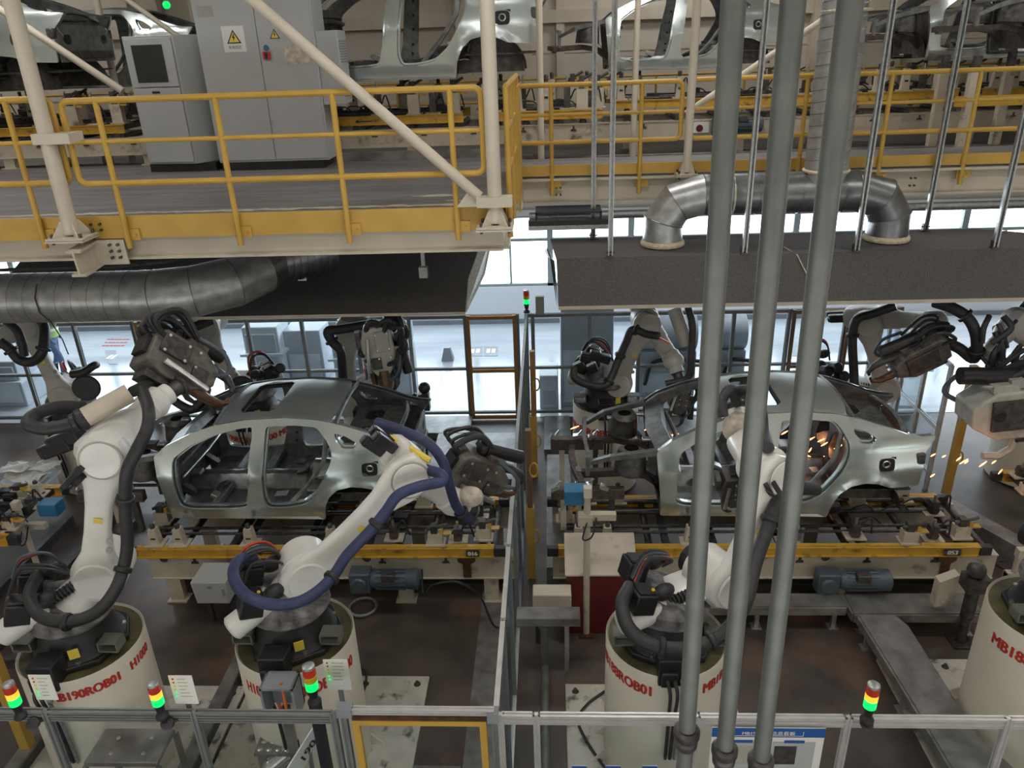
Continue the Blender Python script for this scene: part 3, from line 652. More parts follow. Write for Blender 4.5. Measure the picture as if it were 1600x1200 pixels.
def shrink(h, d):
    n = len(h); out = []
    ar = sum(h[i][0] * h[(i + 1) % n][1] - h[(i + 1) % n][0] * h[i][1] for i in range(n)); sg = 1 if ar > 0 else -1
    for i in range(n):
        p, q = h[i - 1], h[(i + 1) % n]; t_ = V((q[0] - p[0], q[1] - p[1])).normalized(); out.append((h[i][0] - t_.y * d * sg, h[i][1] + t_.x * d * sg))
    return out
def roundpoly(p, r, seg=5):
    "corner rounding that keeps the straight runs"
    out = []; n = len(p)
    for i in range(n):
        a, c, d = V((*p[i - 1], 0)), V((*p[i], 0)), V((*p[(i + 1) % n], 0)); u, w_ = (a - c), (d - c); q = min(r, u.length * .48, w_.length * .48)
        s_, e_ = c + u.normalized() * q, c + w_.normalized() * q
        for k in range(seg + 1): t_ = k / seg; v_ = s_ * (1 - t_) ** 2 + c * 2 * t_ * (1 - t_) + e_ * t_ ** 2; out.append((v_.x, v_.y))
    return out
def smooth_outline(o): 
    return roundpoly(o, .025, 3)
def make_car():
    t = thing('car_body', 'silver car body', 'car body', (0, 0, 0))
    HF, HR, HQ = roundpoly(hf, .07), roundpoly(hr, .07), roundpoly(hq, .03)
    O = smooth_outline(outl)
    for side in (0, 1):
        sy = (lambda x, z, o=0: V((x, ys(x, z) + o, z))) if side == 0 else (lambda x, z, o=0: V((x, CW - ys(x, z) - o, z)))
        vs, fs = holed(O, [HF, HR, HQ, hfu], lambda x, z: sy(x, z), .06)
        vs, fs = thick(vs, fs, (0, .03 if side == 0 else -.03, 0))
        b = MB(); b.add(vs, fs); b.build('side_panel', 'body', t, angle=30)
        ih = [shrink(HF, .03), shrink(HR, .03), shrink(HQ, .016)]
        io = [p for p in shrink(O, .02)]
        vs, fs = holed(io, ih, lambda x, z: sy(x, z, .055), .09); vs, fs = thick(vs, fs, (0, .05 if side == 0 else -.05, 0))
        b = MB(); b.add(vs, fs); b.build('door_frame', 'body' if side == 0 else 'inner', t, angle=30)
        # B pillar reinforcement with holes seen from inside
        b = MB()
        for z in (.3, .42, .62, .8, .98):
            x = 2.13 + (z - .2) * .12 + .05; p = sy(x, z, .03); sgn = 1 if side == 0 else -1
            b.bb((x - .025, p.y - sgn * .035, z - .02), (x + .025, p.y + sgn * .002, z + .02)) if False else b.disc(p + V((0, sgn * .09, 0)), (0, 1, 0), .02, .01, 10, .002)
        build_each(b, 'pillar_hole', 'black', t)
        b = MB(); p = sy(3.6, .685, .035); b.bb(p - V((.105, .004, .095)), p + V((.105, .004, .095))); f_ = b.build('fuel_recess', 'black', t)
        if side == 0:
            b = MB(); b.tube([p + V((.0 + .04 * cos(q * pi / 6), -.018, .005 + .04 * sin(q * pi / 6))) for q in range(13)], .009, 6, False); b.build('filler_neck', 'steel', f_)
        # rear wheelhouse
        s_ = 1 if side == 0 else -1; y0 = .08 if side == 0 else CW - .08
        b = MB(); rg = []
        for q in range(13):
            th = pi * q / 12; x = 3.42 + .44 * cos(th); z = .05 + .44 * sin(th); rg.append([(x, y0, z), (x, y0 + s_ * .28, z)])
        vs = [p for r_ in rg for p in r_]; fs = [(2 * q, 2 * q + 2, 2 * q + 3, 2 * q + 1) for q in range(12)]
        vs.append((3.42, y0 + s_ * .28, .05)); fs += [(2 * q + 1, 2 * q + 3, 26) for q in range(12)]
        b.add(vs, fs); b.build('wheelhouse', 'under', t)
        # front structure
        b = MB(); yr = .42 if side == 0 else CW - .42
        b.tube([(0.05, yr, .40), (.55, yr, .42), (.85, yr + s_ * .03, .36), (1.15, yr + s_ * .05, .12)], [.062] * 4, 4); b.build('front_rail', 'railst', t, smooth=False)
        b = MB(); yu = .20 if side == 0 else CW - .20
        b.tube([(0.12, yu + s_ * .12, .60), (.4, yu + s_ * .03, .73), (.95, yu - s_ * .04, .84)], [.035, .045, .05], 4); b.build('upper_rail', 'inner', t, smooth=False)
        b = MB(); yt = .34 if side == 0 else CW - .34
        b.tube([(.64, yt, .48), (.65, yt, .62), (.66, yt + s_ * .03, .76), (.66, yt + s_ * .03, .785)], [.20, .19, .17, .09], 14, False); b.build('strut_tower', 'under', t)
        b = MB(); vs = []; 
        for q in range(9):
            th = pi * (.02 + .5 * q / 8); vs.append([( .62 + .40 * cos(th), yu - s_ * .02, .02 + .52 * sin(th)), (.62 + .40 * cos(th), yt + s_ * .1, .02 + .52 * sin(th))])
        b.rings([[*r_] for r_ in vs], False) if False else b.add([p for r_ in vs for p in r_], [(2 * q, 2 * q + 2, 2 * q + 3, 2 * q + 1) for q in range(8)]); b.build('wheel_liner', 'under', t)
        b = MB(); b.bb((-.02, yr - .06, .34), (.05, yr + .06, .47)); b.build('crash_box', 'inner', t, bevel=.006)
    # roof
    def rz(x): 
        ks = [(1.72, 1.235), (2.1, 1.295), (2.6, 1.315), (3.0, 1.285), (3.3, 1.215)]
        for (a_, c_), (d_, e_) in zip(ks, ks[1:]):
            if x <= d_: return c_ + (e_ - c_) * (x - a_) / (d_ - a_)
        return ks[-1][1]
    fy = .235
    ro = []
    for q in range(9): v_ = fy + (CW - 2 * fy) * q / 8; ro.append((1.76 - .10 * sin(pi * q / 8), v_))
    for q in range(9): v_ = CW - fy - (CW - 2 * fy) * q / 8; ro.append((3.12 + .10 * sin(pi * q / 8), v_))
    sun = chaikin([(2.0, .42), (2.38, .40), (2.40, 1.30), (2.0, 1.28)], 2)
    sun = [(1.95 + .06, .42), (2.36, .40), (2.42, .46), (2.42, 1.24), (2.36, 1.30), (2.01, 1.28), (1.96, 1.2), (1.96, .5)]
    def rf(x, y_):
        return V((x, y_, rz(x) - .012 + .065 * (1 - ((y_ - CW / 2) / (CW / 2 - fy)) ** 2)))
    vs, fs = holed(ro, [sun], rf, .07); vs, fs = thick(vs, fs, (0, 0, -.012)); b = MB(); b.add(vs, fs); b.build('roof', 'roofm', t, angle=40)
    vs, fs = holed(shrink(sun, -.06), [shrink(sun, .02)], lambda x, y_: rf(x, y_) - V((0, 0, .03)), .05); vs, fs = thick(vs, fs, (0, 0, -.03)); b = MB(); b.add(vs, fs); b.build('sunroof_frame', 'black', t)
    b = MB(); b.tube([(1.72, .24 + (CW - .48) * q / 10, 1.22 + .06 * sin(pi * q / 10)) for q in range(11)], .03, 6); b.build('windscreen_header', 'body', t)
    b = MB(); b.tube([(3.2, .25 + (CW - .5) * q / 10, 1.22 + .05 * sin(pi * q / 10)) for q in range(11)], .03, 6); b.build('rear_header', 'inner', t)
    # cowl, firewall, dash beam
    b = MB(); b.rings([[(.95, .14, .80), (1.15, .14, .88), (1.2, .14, .80), (1.05, .14, .72)], [(.88, CW / 2, .80), (1.08, CW / 2, .90), (1.15, CW / 2, .80), (1.0, CW / 2, .72)], [(.95, CW - .14, .80), (1.15, CW - .14, .88), (1.2, CW - .14, .80), (1.05, CW - .14, .72)]]); b.build('cowl', 'inner', t)
    b = MB(); b.rings([[(1.05, .12, .1), (1.02, .12, .8), (1.04, .12, .8), (1.07, .12, .1)], [(.95, CW / 2, .1), (.93, CW / 2, .8), (.95, CW / 2, .8), (.97, CW / 2, .1)], [(1.05, CW - .12, .1), (1.02, CW - .12, .8), (1.04, CW - .12, .8), (1.07, CW - .12, .1)]]); b.build('firewall', 'under', t)
    # floor
    def floor_h(x, y_):
        h = .06
        if abs(y_ - CW / 2) < .17: h += .17 * cos((y_ - CW / 2) / .17 * pi / 2) ** .5
        if x > 2.55: h += .16 * min(1, (x - 2.55) / .12)
        h += .008 * (1 if int(x * 14) % 2 else 0)
        return h
    nx, ny = 40, 24; vs = []; fs = []
    for i in range(nx + 1):
        for j in range(ny + 1):
            x = 1.0 + 2.15 * i / nx; y_ = .07 + (CW - .14) * j / ny; vs.append(V((x, y_, floor_h(x, y_))))
    for i in range(nx):
        for j in range(ny): a_ = i * (ny + 1) + j; fs.append((a_, a_ + 1, a_ + ny + 2, a_ + ny + 1))
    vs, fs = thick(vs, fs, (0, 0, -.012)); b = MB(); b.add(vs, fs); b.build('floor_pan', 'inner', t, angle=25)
    for x in (1.55, 1.95):
        b = MB(); b.beam((x, .1, .13), (x, CW / 2 - .17, .13), .10, .09); b.beam((x, CW / 2 + .17, .13), (x, CW - .1, .13), .10, .09); build_each(b, 'seat_crossmember', 'inner', t, bevel=.01)
    # rear bulkhead, shelf, trunk
    vs, fs = holed([(.25, .3), (CW - .25, .3), (CW - .3, .92), (.3, .92)], [chaikin([(.42, .45), (.8, .45), (.8, .8), (.45, .8)], 1), chaikin([(.9, .45), (1.28, .45), (1.25, .8), (.9, .8)], 1)], lambda y_, z: V((3.12 + (z - .3) * .22, y_, z)), .08)
    vs, fs = thick(vs, fs, (.02, 0, 0)); b = MB(); b.add(vs, fs); b.build('rear_bulkhead', 'under', t)
    vs, fs = holed([(3.22, .28), (3.86, .34), (3.86, CW - .34), (3.22, CW - .28)], [chaikin([(3.35, .45), (3.6, .45), (3.6, .75), (3.35, .75)], 1), chaikin([(3.35, .95), (3.6, .95), (3.6, 1.25), (3.35, 1.25)], 1)], lambda x, y_: V((x, y_, .93 - .02 * (x - 3.2))), .08)
    vs, fs = thick(vs, fs, (0, 0, -.02)); b = MB(); b.add(vs, fs); b.build('parcel_shelf', 'under', t)
    b = MB(); b.tube([(3.86, .33, .97), (3.92, .6, .99), (3.93, CW / 2, 1.0), (3.92, CW - .6, .99), (3.86, CW - .33, .97)], .028, 6); b.build('shelf_gutter', 'inner', t)
    b = MB(); b.bb((3.1, .2, .26), (4.0, CW - .2, .28)); b.build('boot_floor', 'under', t)
    vs, fs = holed([(.17, .38), (CW - .17, .38), (CW - .14, .72), (CW - .35, .84), (.35, .84), (.14, .72)], [chaikin([(.3, .6), (.48, .6), (.48, .72), (.3, .72)], 1), chaikin([(CW - .48, .6), (CW - .3, .6), (CW - .3, .72), (CW - .48, .72)], 1)], lambda y_, z: V((4.03 + .03 * sin(pi * y_ / CW), y_, z)), .08)
    vs, fs = thick(vs, fs, (.02, 0, 0)); b = MB(); b.add(vs, fs); b.build('rear_panel', 'inner', t)
    for s_, y0 in ((1, .2), (-1, CW - .2)):
        b = MB(); b.tube([(3.9, y0 + s_ * .14, .96), (4.0, y0 + s_ * .06, .9), (4.05, y0 + s_ * .03, .78), (4.05, y0 + s_ * .12, .7)], .022, 6); b.build('boot_gutter', 'body', t)
        b = MB(); b.bb((3.96, y0 - s_ * .02 - .07, .66), (4.06, y0 - s_ * .02 + .07, .80)); b.build('lamp_recess', 'under', t, bevel=.02)
    b = MB(); b.bb((4.05, .25, .42), (4.10, CW - .25, .52)); b.build('rear_beam', 'railst', t, bevel=.01)
    # front beam and radiator support
    b = MB(); b.tube([(.05, .16, .40), (-.03, .5, .42), (-.06, CW / 2, .42), (-.03, CW - .5, .42), (.05, CW - .16, .40)], .055, 4); b.build('bumper_beam', 'railst', t, smooth=False)
    b = MB(); b.tube([(.14, .3, .68), (.10, CW / 2, .70), (.14, CW - .3, .68)], .032, 4); b.build('radiator_support', 'inner', t, smooth=False)
    for y_ in (.34, CW - .34):
        b = MB(); b.bb((.10, y_ - .03, .42), (.15, y_ + .03, .69)); b.build('support_post', 'inner', t)
    for (x, y_, z) in ((.3, .34, .66), (.48, CW - .36, .7), (.85, .5, .82), (.85, CW - .5, .82)):
        b = MB(); b.bb((x - .05, y_ - .04, z), (x + .05, y_ + .04, z + .03)); b.build('bracket', 'steel', t, bevel=.006)
    for (z, r_) in ((.72, .03), (.55, .018)):
        b = MB(); b.tube([(1.22, .16, z), (1.26, CW / 2, z + .02), (1.22, CW - .16, z)], r_, 8); b.build('dash_crossbar', 'steel' if r_ < .02 else 'under', t)
    for k, (x, y_, z) in enumerate(((1.12, .4, .45), (1.12, .7, .3), (1.12, 1.1, .5), (1.5, .3, .2), (1.5, .55, .2), (2.35, .35, .16), (2.35, 1.2, .16), (1.8, .82, .27), (2.5, .82, .25), (2.9, .4, .42), (2.9, 1.2, .42))):
        b = MB(); b.box((x, y_, z), (.09 + .04 * (k % 3), .12, .03 + .02 * (k % 2)), Matrix.Rotation(.3 * (k % 4) - .4, 3, 'Y')); b.build('bracket', 'steel' if k % 2 else 'under', t, bevel=.005)
    b = MB(); b.tube([(2.55, .12, .2), (2.8, .11, .45), (3.02, .14, .75), (3.08, .2, 1.05)], .03, 6); b.build('rear_pillar_brace', 'inner', t)
    # inner clutter: rear seat panel ribs
    for y_ in (.35, .85, 1.35):
        b = MB(); b.bb((2.72, y_ - .12, .22), (3.0, y_ + .12, .30)); b.build('seat_panel', 'inner', t, bevel=.02)
    return t
car0 = make_car()
carspots = [
    ((-5.82, 7.93, 1.15), 'silver car body in the left cell with an empty roof hatch'),
    ((0.30, 7.93, 1.15), 'silver car body at right behind the conduits, sparks in its rear door'),
    ((-12.45, 12.6, 6.00), 'dark looking car body at far upper left, only its tail showing'),
    ((-10.65, 14.95, 5.99), 'car body behind the small grey cabinet on the upper line'),
    ((-4.95, 12.6, 6.03), 'silver car body on the upper line just right of the tall cabinets'),
    ((0.10, 14.95, 5.96), 'silver car body on the upper line in the middle of the right half'),
    ((5.68, 14.95, 5.96), 'car body on the upper line right of the vertical spiral duct'),
    ((6.35, 12.75, 6.05), 'car body front at the extreme upper right, nearest of the upper ones'),
]
for i, (p, lab) in enumerate(carspots):
    c = car0 if i == 0 else copy_tree(car0)
    c.location = p; c.scale = (1.19,) * 3 if p[1] == 12.6 else (1, 1, 1); tag(c, lab, 'car body', 'bare car bodies on the lines')

# ================================================================== CARRIERS AND CONVEYORS
def fixture(parent, x, y_, z0, h, kind=0, name='support_fixture'):
    b = MB()
    b.use('dcream').bb((x - .12, y_ - .09, z0), (x + .12, y_ + .09, z0 + .02))
    if kind == 0:
        b.prism([(-.07, 0), (.07, 0), (.045, h * .8), (-.045, h * .8)], (x, y_ - .05, z0 + .02), (1, 0, 0), (0, 0, 1), (0, .1, 0))
        b.use('dsteel').cyl((x, y_, z0 + h * .8), (x, y_, z0 + h), .03, n=10); b.ball((x, y_, z0 + h), .035, n=8)
        b.use('black').bb((x - .03, y_ - .056, z0 + h * .35), (x + .03, y_ - .05, z0 + h * .42))
    elif kind == 1:
        b.bb((x - .09, y_ - .06, z0 + .02), (x + .09, y_ + .06, z0 + h * .55))
        b.use('dsteel').bb((x - .05, y_ - .05, z0 + h * .55), (x + .03, y_ + .05, z0 + h * .9)); b.cyl((x - .1, y_ - .02, z0 + h * .7), (x + .16, y_ - .02, z0 + h * .95), .022, n=8)
        b.use('yellow').bb((x + .06, y_ - .05, z0 + h * .5), (x + .1, y_ + .03, z0 + h * .78)); b.bb((x + .06, y_ - .05, z0 + h * .5), (x + .2, y_ + .03, z0 + h * .55))
    else:
        b.use('dsteel').bb((x - .05, y_ - .05, z0 + .02), (x + .05, y_ + .05, z0 + h * .7)); b.cyl((x, y_ - .08, z0 + h * .3), (x, y_ + .08, z0 + h * .3), .045, n=10)
        b.use('steel').cyl((x, y_, z0 + h * .7), (x, y_, z0 + h), .018, n=8); b.use('rubber').tube(spline([(x + .05, y_, z0 + .15), (x + .14, y_ - .05, z0 + .3), (x + .2, y_, z0 + .05)], 4), .012, 6)
    return b.build(name, None, parent)
def carrier(label, x0, x1, y0, y1, z, h, group, seed, org=None, ends=True):
    random.seed(seed)
    t = thing('skid_carrier', label, 'carrier', ((x0 + x1) / 2, y0, z), group)
    for yy in (y0, y1):
        b = MB(); b.bb((x0, yy, z - .125), (x1, yy + .012, z)); b.bb((x0, yy - .03, z - .012), (x1, yy + .07, z)); b.bb((x0, yy - .03, z - .135), (x1, yy + .07, z - .123)); b.build('side_rail', 'ybeam', t)
        if ends:
            for xx in (x0 - .14, x1):
                b = MB(); b.bb((xx, yy - .02, z - .13), (xx + .14, yy + .06, z - .005)); b.build('rubber_stop', 'rubber', t, bevel=.01)
    for k in range(5):
        x = x0 + .15 + (x1 - x0 - .3) * k / 4; b = MB(); b.bb((x - .04, y0 + .07, z - .1), (x + .04, y1, z - .02)); b.build('cross_member', 'dsteel', t)
    for yy in (y0 + .3, y0 + .42, y0 + .75, y0 + 1.0):
        b = MB(); b.cyl((x0 + .1, yy, z + .01), (x1 - .1, yy, z + .01), .02 + .012 * (yy > y0 + .5), n=8); b.build('floor_tube', 'dsteel', t)
    for yy in (y0, y1):
        for k in range(4):
            x = x0 + .3 + (x1 - x0 - .6) * k / 3; b = MB(); b.disc((x, yy + .05, z - .19), (0, 1, 0), .06, .05, 14); b.build('wheel', 'dsteel', t)
    L = x1 - x0
    for (u, kd, yy) in ((.05, 0, 0.1), (.12, 0, 0.1), (.32, 0, .1), (.55, 0, .1), (.72, 2, .2), (.84, 1, .1), (.9, 2, .16), (.97, 1, .2), (.08, 2, 1.0), (.16, 0, 1.0), (.35, 2, 1.0), (.6, 0, 1.0), (.78, 1, .95), (.9, 0, 1.0), (.02, 1, .6), (.95, 2, .7)):
        fixture(t, x0 + u * L, y0 + yy, z, h if kd != 1 else h * 1.1, kd)
    # machinery boxes between
    for k in range(7):
        x = x0 + random.uniform(.1, .92) * L; yy = y0 + random.uniform(.25, 1.0); s_ = random.uniform(.06, .14)
        b = MB(); b.bb((x - s_, yy - .06, z), (x + s_, yy + .06, z + random.uniform(.06, .14))); b.build('valve_block', random.choice(['dsteel', 'dsteel', 'dcream', 'black']), t, bevel=.006)
    for k in range(4):
        x = x0 + random.uniform(.1, .9) * L; yy = y0 + random.uniform(.2, .9); b = MB(); b.tube(spline([(x, yy, z + .02), (x + .1, yy - .04, z + .12), (x + .26, yy + .02, z + .1), (x + .35, yy, z + .02)], 5), .011, 6); b.build('cable', 'rubber', t)
    return t
CL = carrier('yellow edged skid carrier under the lower left car body, numbered 016', -5.25, -.74, 7.76, 8.86, .86, .27, 'yellow skid carriers', 1)
CR = carrier('yellow edged skid carrier under the lower right car body', .05, 5.05, 7.76, 8.86, .86, .27, 'yellow skid carriers', 2)
carrier('short yellow carrier end at the far left edge of the floor line', -8.9, -7.0, 7.9, 9.1, .95, .2, 'yellow skid carriers', 3)
carrier('short yellow carrier end at the far right edge of the floor line', 6.1, 8.2, 8.2, 9.3, .95, .2, 'yellow skid carriers', 4)
def tagplate(par, s, x0, z0, Y, wd, ht):
    b = MB(); b.use('dsteel').bb((x0, Y - .004, z0), (x0 + wd, Y, z0 + ht)); vs, fs = text_flat(s, ht * .95, (x0 + wd / 2, Y - .007, z0 + ht * .17), (1, 0, 0), (0, 0, 1), .01); b.use('paper').add(vs, fs); b.build('number_plate', None, par, smooth=False)
tagplate(CL, '016', -1.08, .755, 7.725, .16, .085); tagplate(CR, '053', 4.62, .755, 7.725, .2, .085)
def arrow(par, x, z, Y, s=.22):
    b = MB(); b.prism([(-s, 0), (-s * .6, .03), (-s * .6, .008), (s, .008), (s, -.008), (-s * .6, -.008), (-s * .6, -.03)], (x, Y - .003, z), (1, 0, 0), (0, 0, 1), (0, .003, 0)); b.build('direction_arrow', 'black', par, smooth=False)
arrow(CL, -3.55, .80, 7.73, .15)
def conveyor(label, x0, x1, Y, z0, z1, legs, zf, depth=1.1, mat='dcream', group='cream conveyor frames'):
    t = thing('conveyor_frame', label, 'conveyor', ((x0 + x1) / 2, Y, zf), group)
    for yy in (Y, Y + depth):
        b = MB(); b.bb((x0, yy, z0), (x1, yy + .1, z1)); b.bb((x0, yy - .02, z1), (x1, yy + .14, z1 + .015)); b.bb((x0, yy - .02, z0 - .015), (x1, yy + .12, z0)); b.build('side_beam', mat, t)
    for x in legs:
        for yy in (Y + .0, Y + depth):
            b = MB(); b.bb((x - .09, yy, zf), (x + .09, yy + .1, z0)); b.bb((x - .13, yy - .04, zf), (x + .13, yy + .14, zf + .02)); b.build('leg', mat, t)
    if zf == 0:
        b = MB(); b.bb((x0 + .1, Y + .35, 0), (x1 - .1, Y + .4, z0 + .1)); b.build('dark_filler', 'black', t)  # black sheet added to keep the space under the beams dark
    xs = x0 + .4
    while xs < x1:
        b = MB(); b.cyl((xs, Y + .06, z1 + .03), (xs, Y + depth, z1 + .03), .045, n=12); b.build('roller', 'dsteel', t)
        b = MB(); b.prism([(-.05, 0), (.05, 0), (.04, .03), (.015, .035), (.015, .08), (-.015, .08), (-.015, .035), (-.04, .03)], (xs + .2, Y - .012, z1 - .1), (1, 0, 0), (0, 0, 1), (0, .012, 0)); b.build('clip', 'dsteel', t)
        xs += .8
    return t
c1 = conveyor('cream conveyor frame of the lower left line', -5.15, -.5, 7.80, .38, .70, (-4.9, -3.3, -1.9, -.8), 0)
c2 = conveyor('cream conveyor frame of the lower right line', -.02, 5.3, 7.80, .38, .70, (.3, 1.9, 3.5, 5.0), 0)
def motor(label, x, y_, z, flip=1, mat='mblue'):
    t = thing('drive_motor', label, 'motor', (x, y_, z - .2), 'conveyor drive motors')
    b = MB(); b.bb((x - .42, y_ - .02, z - .17), (x - .16, y_ + .18, z + .12)); b.cyl((x - .3, y_ - .06, z - .02), (x - .3, y_ + .02, z - .02), .1, n=18); b.build('gearbox', mat, t, bevel=.02)
    b = MB(); b.tube([(x - .16, y_ + .06, z), (x - .1, y_ + .06, z), (x + .3, y_ + .06, z), (x + .32, y_ + .06, z), (x + .42, y_ + .06, z), (x + .44, y_ + .06, z)], [.09, .12, .12, .13, .13, .1], 24); m_ = b.build('stator', mat, t)
    b = MB()
    for q in range(14):
        th = 2 * pi * q / 14; b.box((x + .1, y_ + .06 + .128 * cos(th), z + .128 * sin(th)), (.36, .012, .02), Matrix.Rotation(th, 3, 'X'))
    build_each(b, 'fin', mat, m_)
    b = MB(); b.bb((x + .0, y_ - .09, z + .06), (x + .16, y_ + .02, z + .16)); b.build('terminal_box', 'dsteel', t, bevel=.01)
    b = MB(); b.bb((x - .34, y_ + .12, z - .02), (x - .2, y_ + .25, z + .04)); b.build('mount', 'dcream', t)
    return t
motor('blue grey gear motor under the lower left line behind the leaning robot', -2.1, 7.53, .52)
motor('blue grey gear motor under the lower right line, right of the conduits', 3.55, 7.53, .50)
for lab, bx, par in (('', -1.2, c1), ('', 4.6, c2)):
    b = MB(); b.prism([(0, 0), (.22, 0), (.22, -.06), (.16, -.1), (.16, -.3), (.06, -.3), (.06, -.1), (0, -.06)], (bx, 7.77, .70), (1, 0, 0), (0, 0, 1), (0, .02, 0)); b.build('rust_bracket', 'copper', par)
b = MB(); b.tube(spline([(-1.62, 7.6, .66), (-1.6, 7.45, .4), (-1.45, 7.35, .62), (-1.15, 7.35, .66), (-.9, 7.4, .4), (-.72, 7.3, .02), (-.4, 7.4, .02)], 6), .014, 6); tag(b.build('cable', 'rubber'), 'thin black cable drooping under the lower left line', 'cable')

# upper line carriers
for lab, x0, x1, sd in (('upper carrier at far left below the nearest car tail', -12.2, -6.9, 11), ('upper carrier below the car body beside the tall cabinets', -6.3, -1.35, 12), ('short upper carrier end left of the guard rail loop', -1.1, .85, 13), ('upper carrier behind the small cabinet on the back line', -11, -6.3, 17), ('upper carrier below the car body right of the deck corner', 1.1, 4.9, 14), ('upper carrier right of the vertical spiral duct', 5.1, 7.1, 15), ('upper carrier at far right', 7.5, 12, 16)):
    c = carrier('yellow edged ' + lab, x0, x1, 12.85 if sd < 14 else 14.5, 14.1 if sd < 14 else 15.9, 5.50, .5 if sd < 14 else .43, 'yellow skid carriers', sd, ends=False)
    if x0 in (-6.3, 1.1): arrow(c, x0 + (3.35 if x0 < 0 else 1.5), 5.43, 12.815 if x0 < 0 else 14.465, .14)
u1 = conveyor('cream upper conveyor frame running behind the cabinets', -13, .85, 12.85, 5.03, 5.28, (-11, -9, -6.6, -2.2, -1.0), 4.85, 1.25, 'dcream')
conveyor('cream back line conveyor frame behind the small cabinet', -13, -5.6, 14.5, 4.85, 5.14, (-11, -9, -7), 4.5, 1.3, 'dcream')
u2 = conveyor('cream upper conveyor frame running behind the right guard rails', -.5, 13, 14.5, 4.82, 5.12, (-.2, 1.55, 3.4, 5.1, 7.4, 9.2), 4.5, 1.3, 'dcream')
b = MB(); b.use('paper').bb((2.5, 14.44, 4.92), (2.85, 14.5, 5.1)); b.use('dred').disc((2.68, 14.43, 5.0), (0, 1, 0), .06, .03); b.build('push_button_box', None, u2)
for x, z in ((-.33, 4.95), (4.95, 5.0), (6.2, 5.0)):
    b = MB(); b.bb((x, 14.492, z), (x + .4, 14.5, z + .1)); b.build('name_plate', 'greyw', u2)
motor('blue grey motor between the right guard rail loops', 3.3, 14.25, 5.05)
b = MB(); b.bb((-5, 12.55, 4.85), (-.5, 12.68, 4.98)); tag(b.build('cable_tray', 'plate'), 'long grey cable tray below the upper left conveyor', 'tray')
b = MB(); b.bb((-.4, 13.9, 4.5), (13, 14.05, 4.64)); tag(b.build('cable_tray', 'plate'), 'long grey cable tray below the upper right conveyor', 'tray')
# posts that carry the two nearest upper bodies
for lab, xs, yy, zz in (('dark stand under the upper right car body front', (6.55, 7.6, 9.0), 13.0, 6.02),):
    t = thing('body_stand', lab, 'stand', (xs[0], yy, 4.5))
    z_ = 4.85 if xs[0] < 0 else 4.5
    for x in xs:
        for y2 in (yy, yy + 1.0):
            if xs[0] < 0 and y2 > 13.2: z_ = 4.5
            b = MB(); b.use('dcream').bb((x - .07, y2 - .06, z_), (x + .07, y2 + .06, zz - .15)); b.use('dsteel').bb((x - .05, y2 - .05, zz - .15), (x + .05, y2 + .05, zz + .06)); b.build('post', None, t)
    b = MB(); b.bb((xs[0] - .2, yy - .05, 5.35), (xs[-1] + .2, yy + .05, 5.5)); b.build('beam', 'ybeam', t)
# ================================================================== PEDESTALS
def wrap_text(s, size, cx, cy, R, z, a0, heavy=.016, sx=1.0):
    v0, f0 = text_mesh(s, size); n0 = len(v0); vs = [v + V((dx, dy, 0)) for dx, dy in ((0, 0), (.009, .002), (.018, 0), (.004, .005), (.013, -.003)) for v in v0]; fs = [tuple(i + n0 * q for i in f) for q in range(5) for f in f0]; k = n0
    w_ = max(v.x for v in vs) * sx; out = []
    for i, v in enumerate(vs):
        th = a0 + (v.x * sx - w_ / 2) / R; rr = R + .002 + .0004 * (i // k); out.append(V((cx + rr * sin(th), cy - rr * cos(th), z + v.y)))
    return out, fs
def pedestal(label, x, y_, zt, R, texts, plate=.95, flange=True):
    t = thing('robot_pedestal', label, 'pedestal', (x, y_, 0), 'cream robot pedestals')
    b = MB(); b.tube([(x, y_, .03), (x, y_, zt - .012), (x, y_, zt)], [R, R, R - .008], 56, False); b.tube([(x, y_, zt), (x, y_, zt - .03)], [R - .008, R - .03], 56, False); b.build('drum', 'ped', t)
    b = MB(); b.cyl((x, y_, zt - .06), (x, y_, zt - .022), R - .012, n=48); b.build('top_plate', 'olive', t)
    if plate:
        b = MB(); b.bb((x - plate, y_ - plate, 0), (x + plate, y_ + plate, .03)); p = b.build('base_plate', 'bplate', t, bevel=.006)
        b = MB()
        for q in range(12):
            th = 2 * pi * q / 12 + .13; b.prism([(R - .005, .03), (R + .13, .03), (R - .005, .2)], (x - .006 * -sin(th), y_, 0), (cos(th), sin(th), 0), (0, 0, 1), (-sin(th) * .012, cos(th) * .012, 0))
        build_each(b, 'gusset', 'ped', t)
        b = MB()
        for sx in (-.88, -.3, .3, .88):
            for sy in (-.88, .88): b.tube([(x + sx * plate, y_ + sy * plate, .03), (x + sx * plate, y_ + sy * plate, .05), (x + sx * plate, y_ + sy * plate, .07)], [.04, .022, .018], 10)
        build_each(b, 'anchor_bolt', 'dsteel', p)
    for (s, size, a0, z, sx) in texts:
        vs, fs = wrap_text(s, size, x, y_, R, z, a0, sx=sx); b = MB(); b.add(vs, fs); b.build('lettering', 'red', t, smooth=False)
    return t
pedestal('cream pedestal lettered MB190ROB01 at lower left', -4.41, 5.39, 1.55, .54, [('MB190ROB01', .13, .50, 1.35, .80), ('H1000', .13, 1.52, 1.35, .80)])
pedestal('cream pedestal lettered ROB03 H1000, second from the left in the near row', -2.42, 5.50, 1.55, .54, [('MB190ROB03', .17, .42, 1.28, .62), ('H1000', .17, 1.12, 1.28, .62), ('H1000', .17, -.42, 1.28, .62)], 1.0)
pedestal('cream pedestal with red lettering 188ROB01 directly left of the near conduits', 1.0, 5.50, 1.55, .54, [('MB188ROB01', .15, -.98, 1.32, .80), ('MB188ROB01', .15, 1.12, 1.32, .80)], .9)
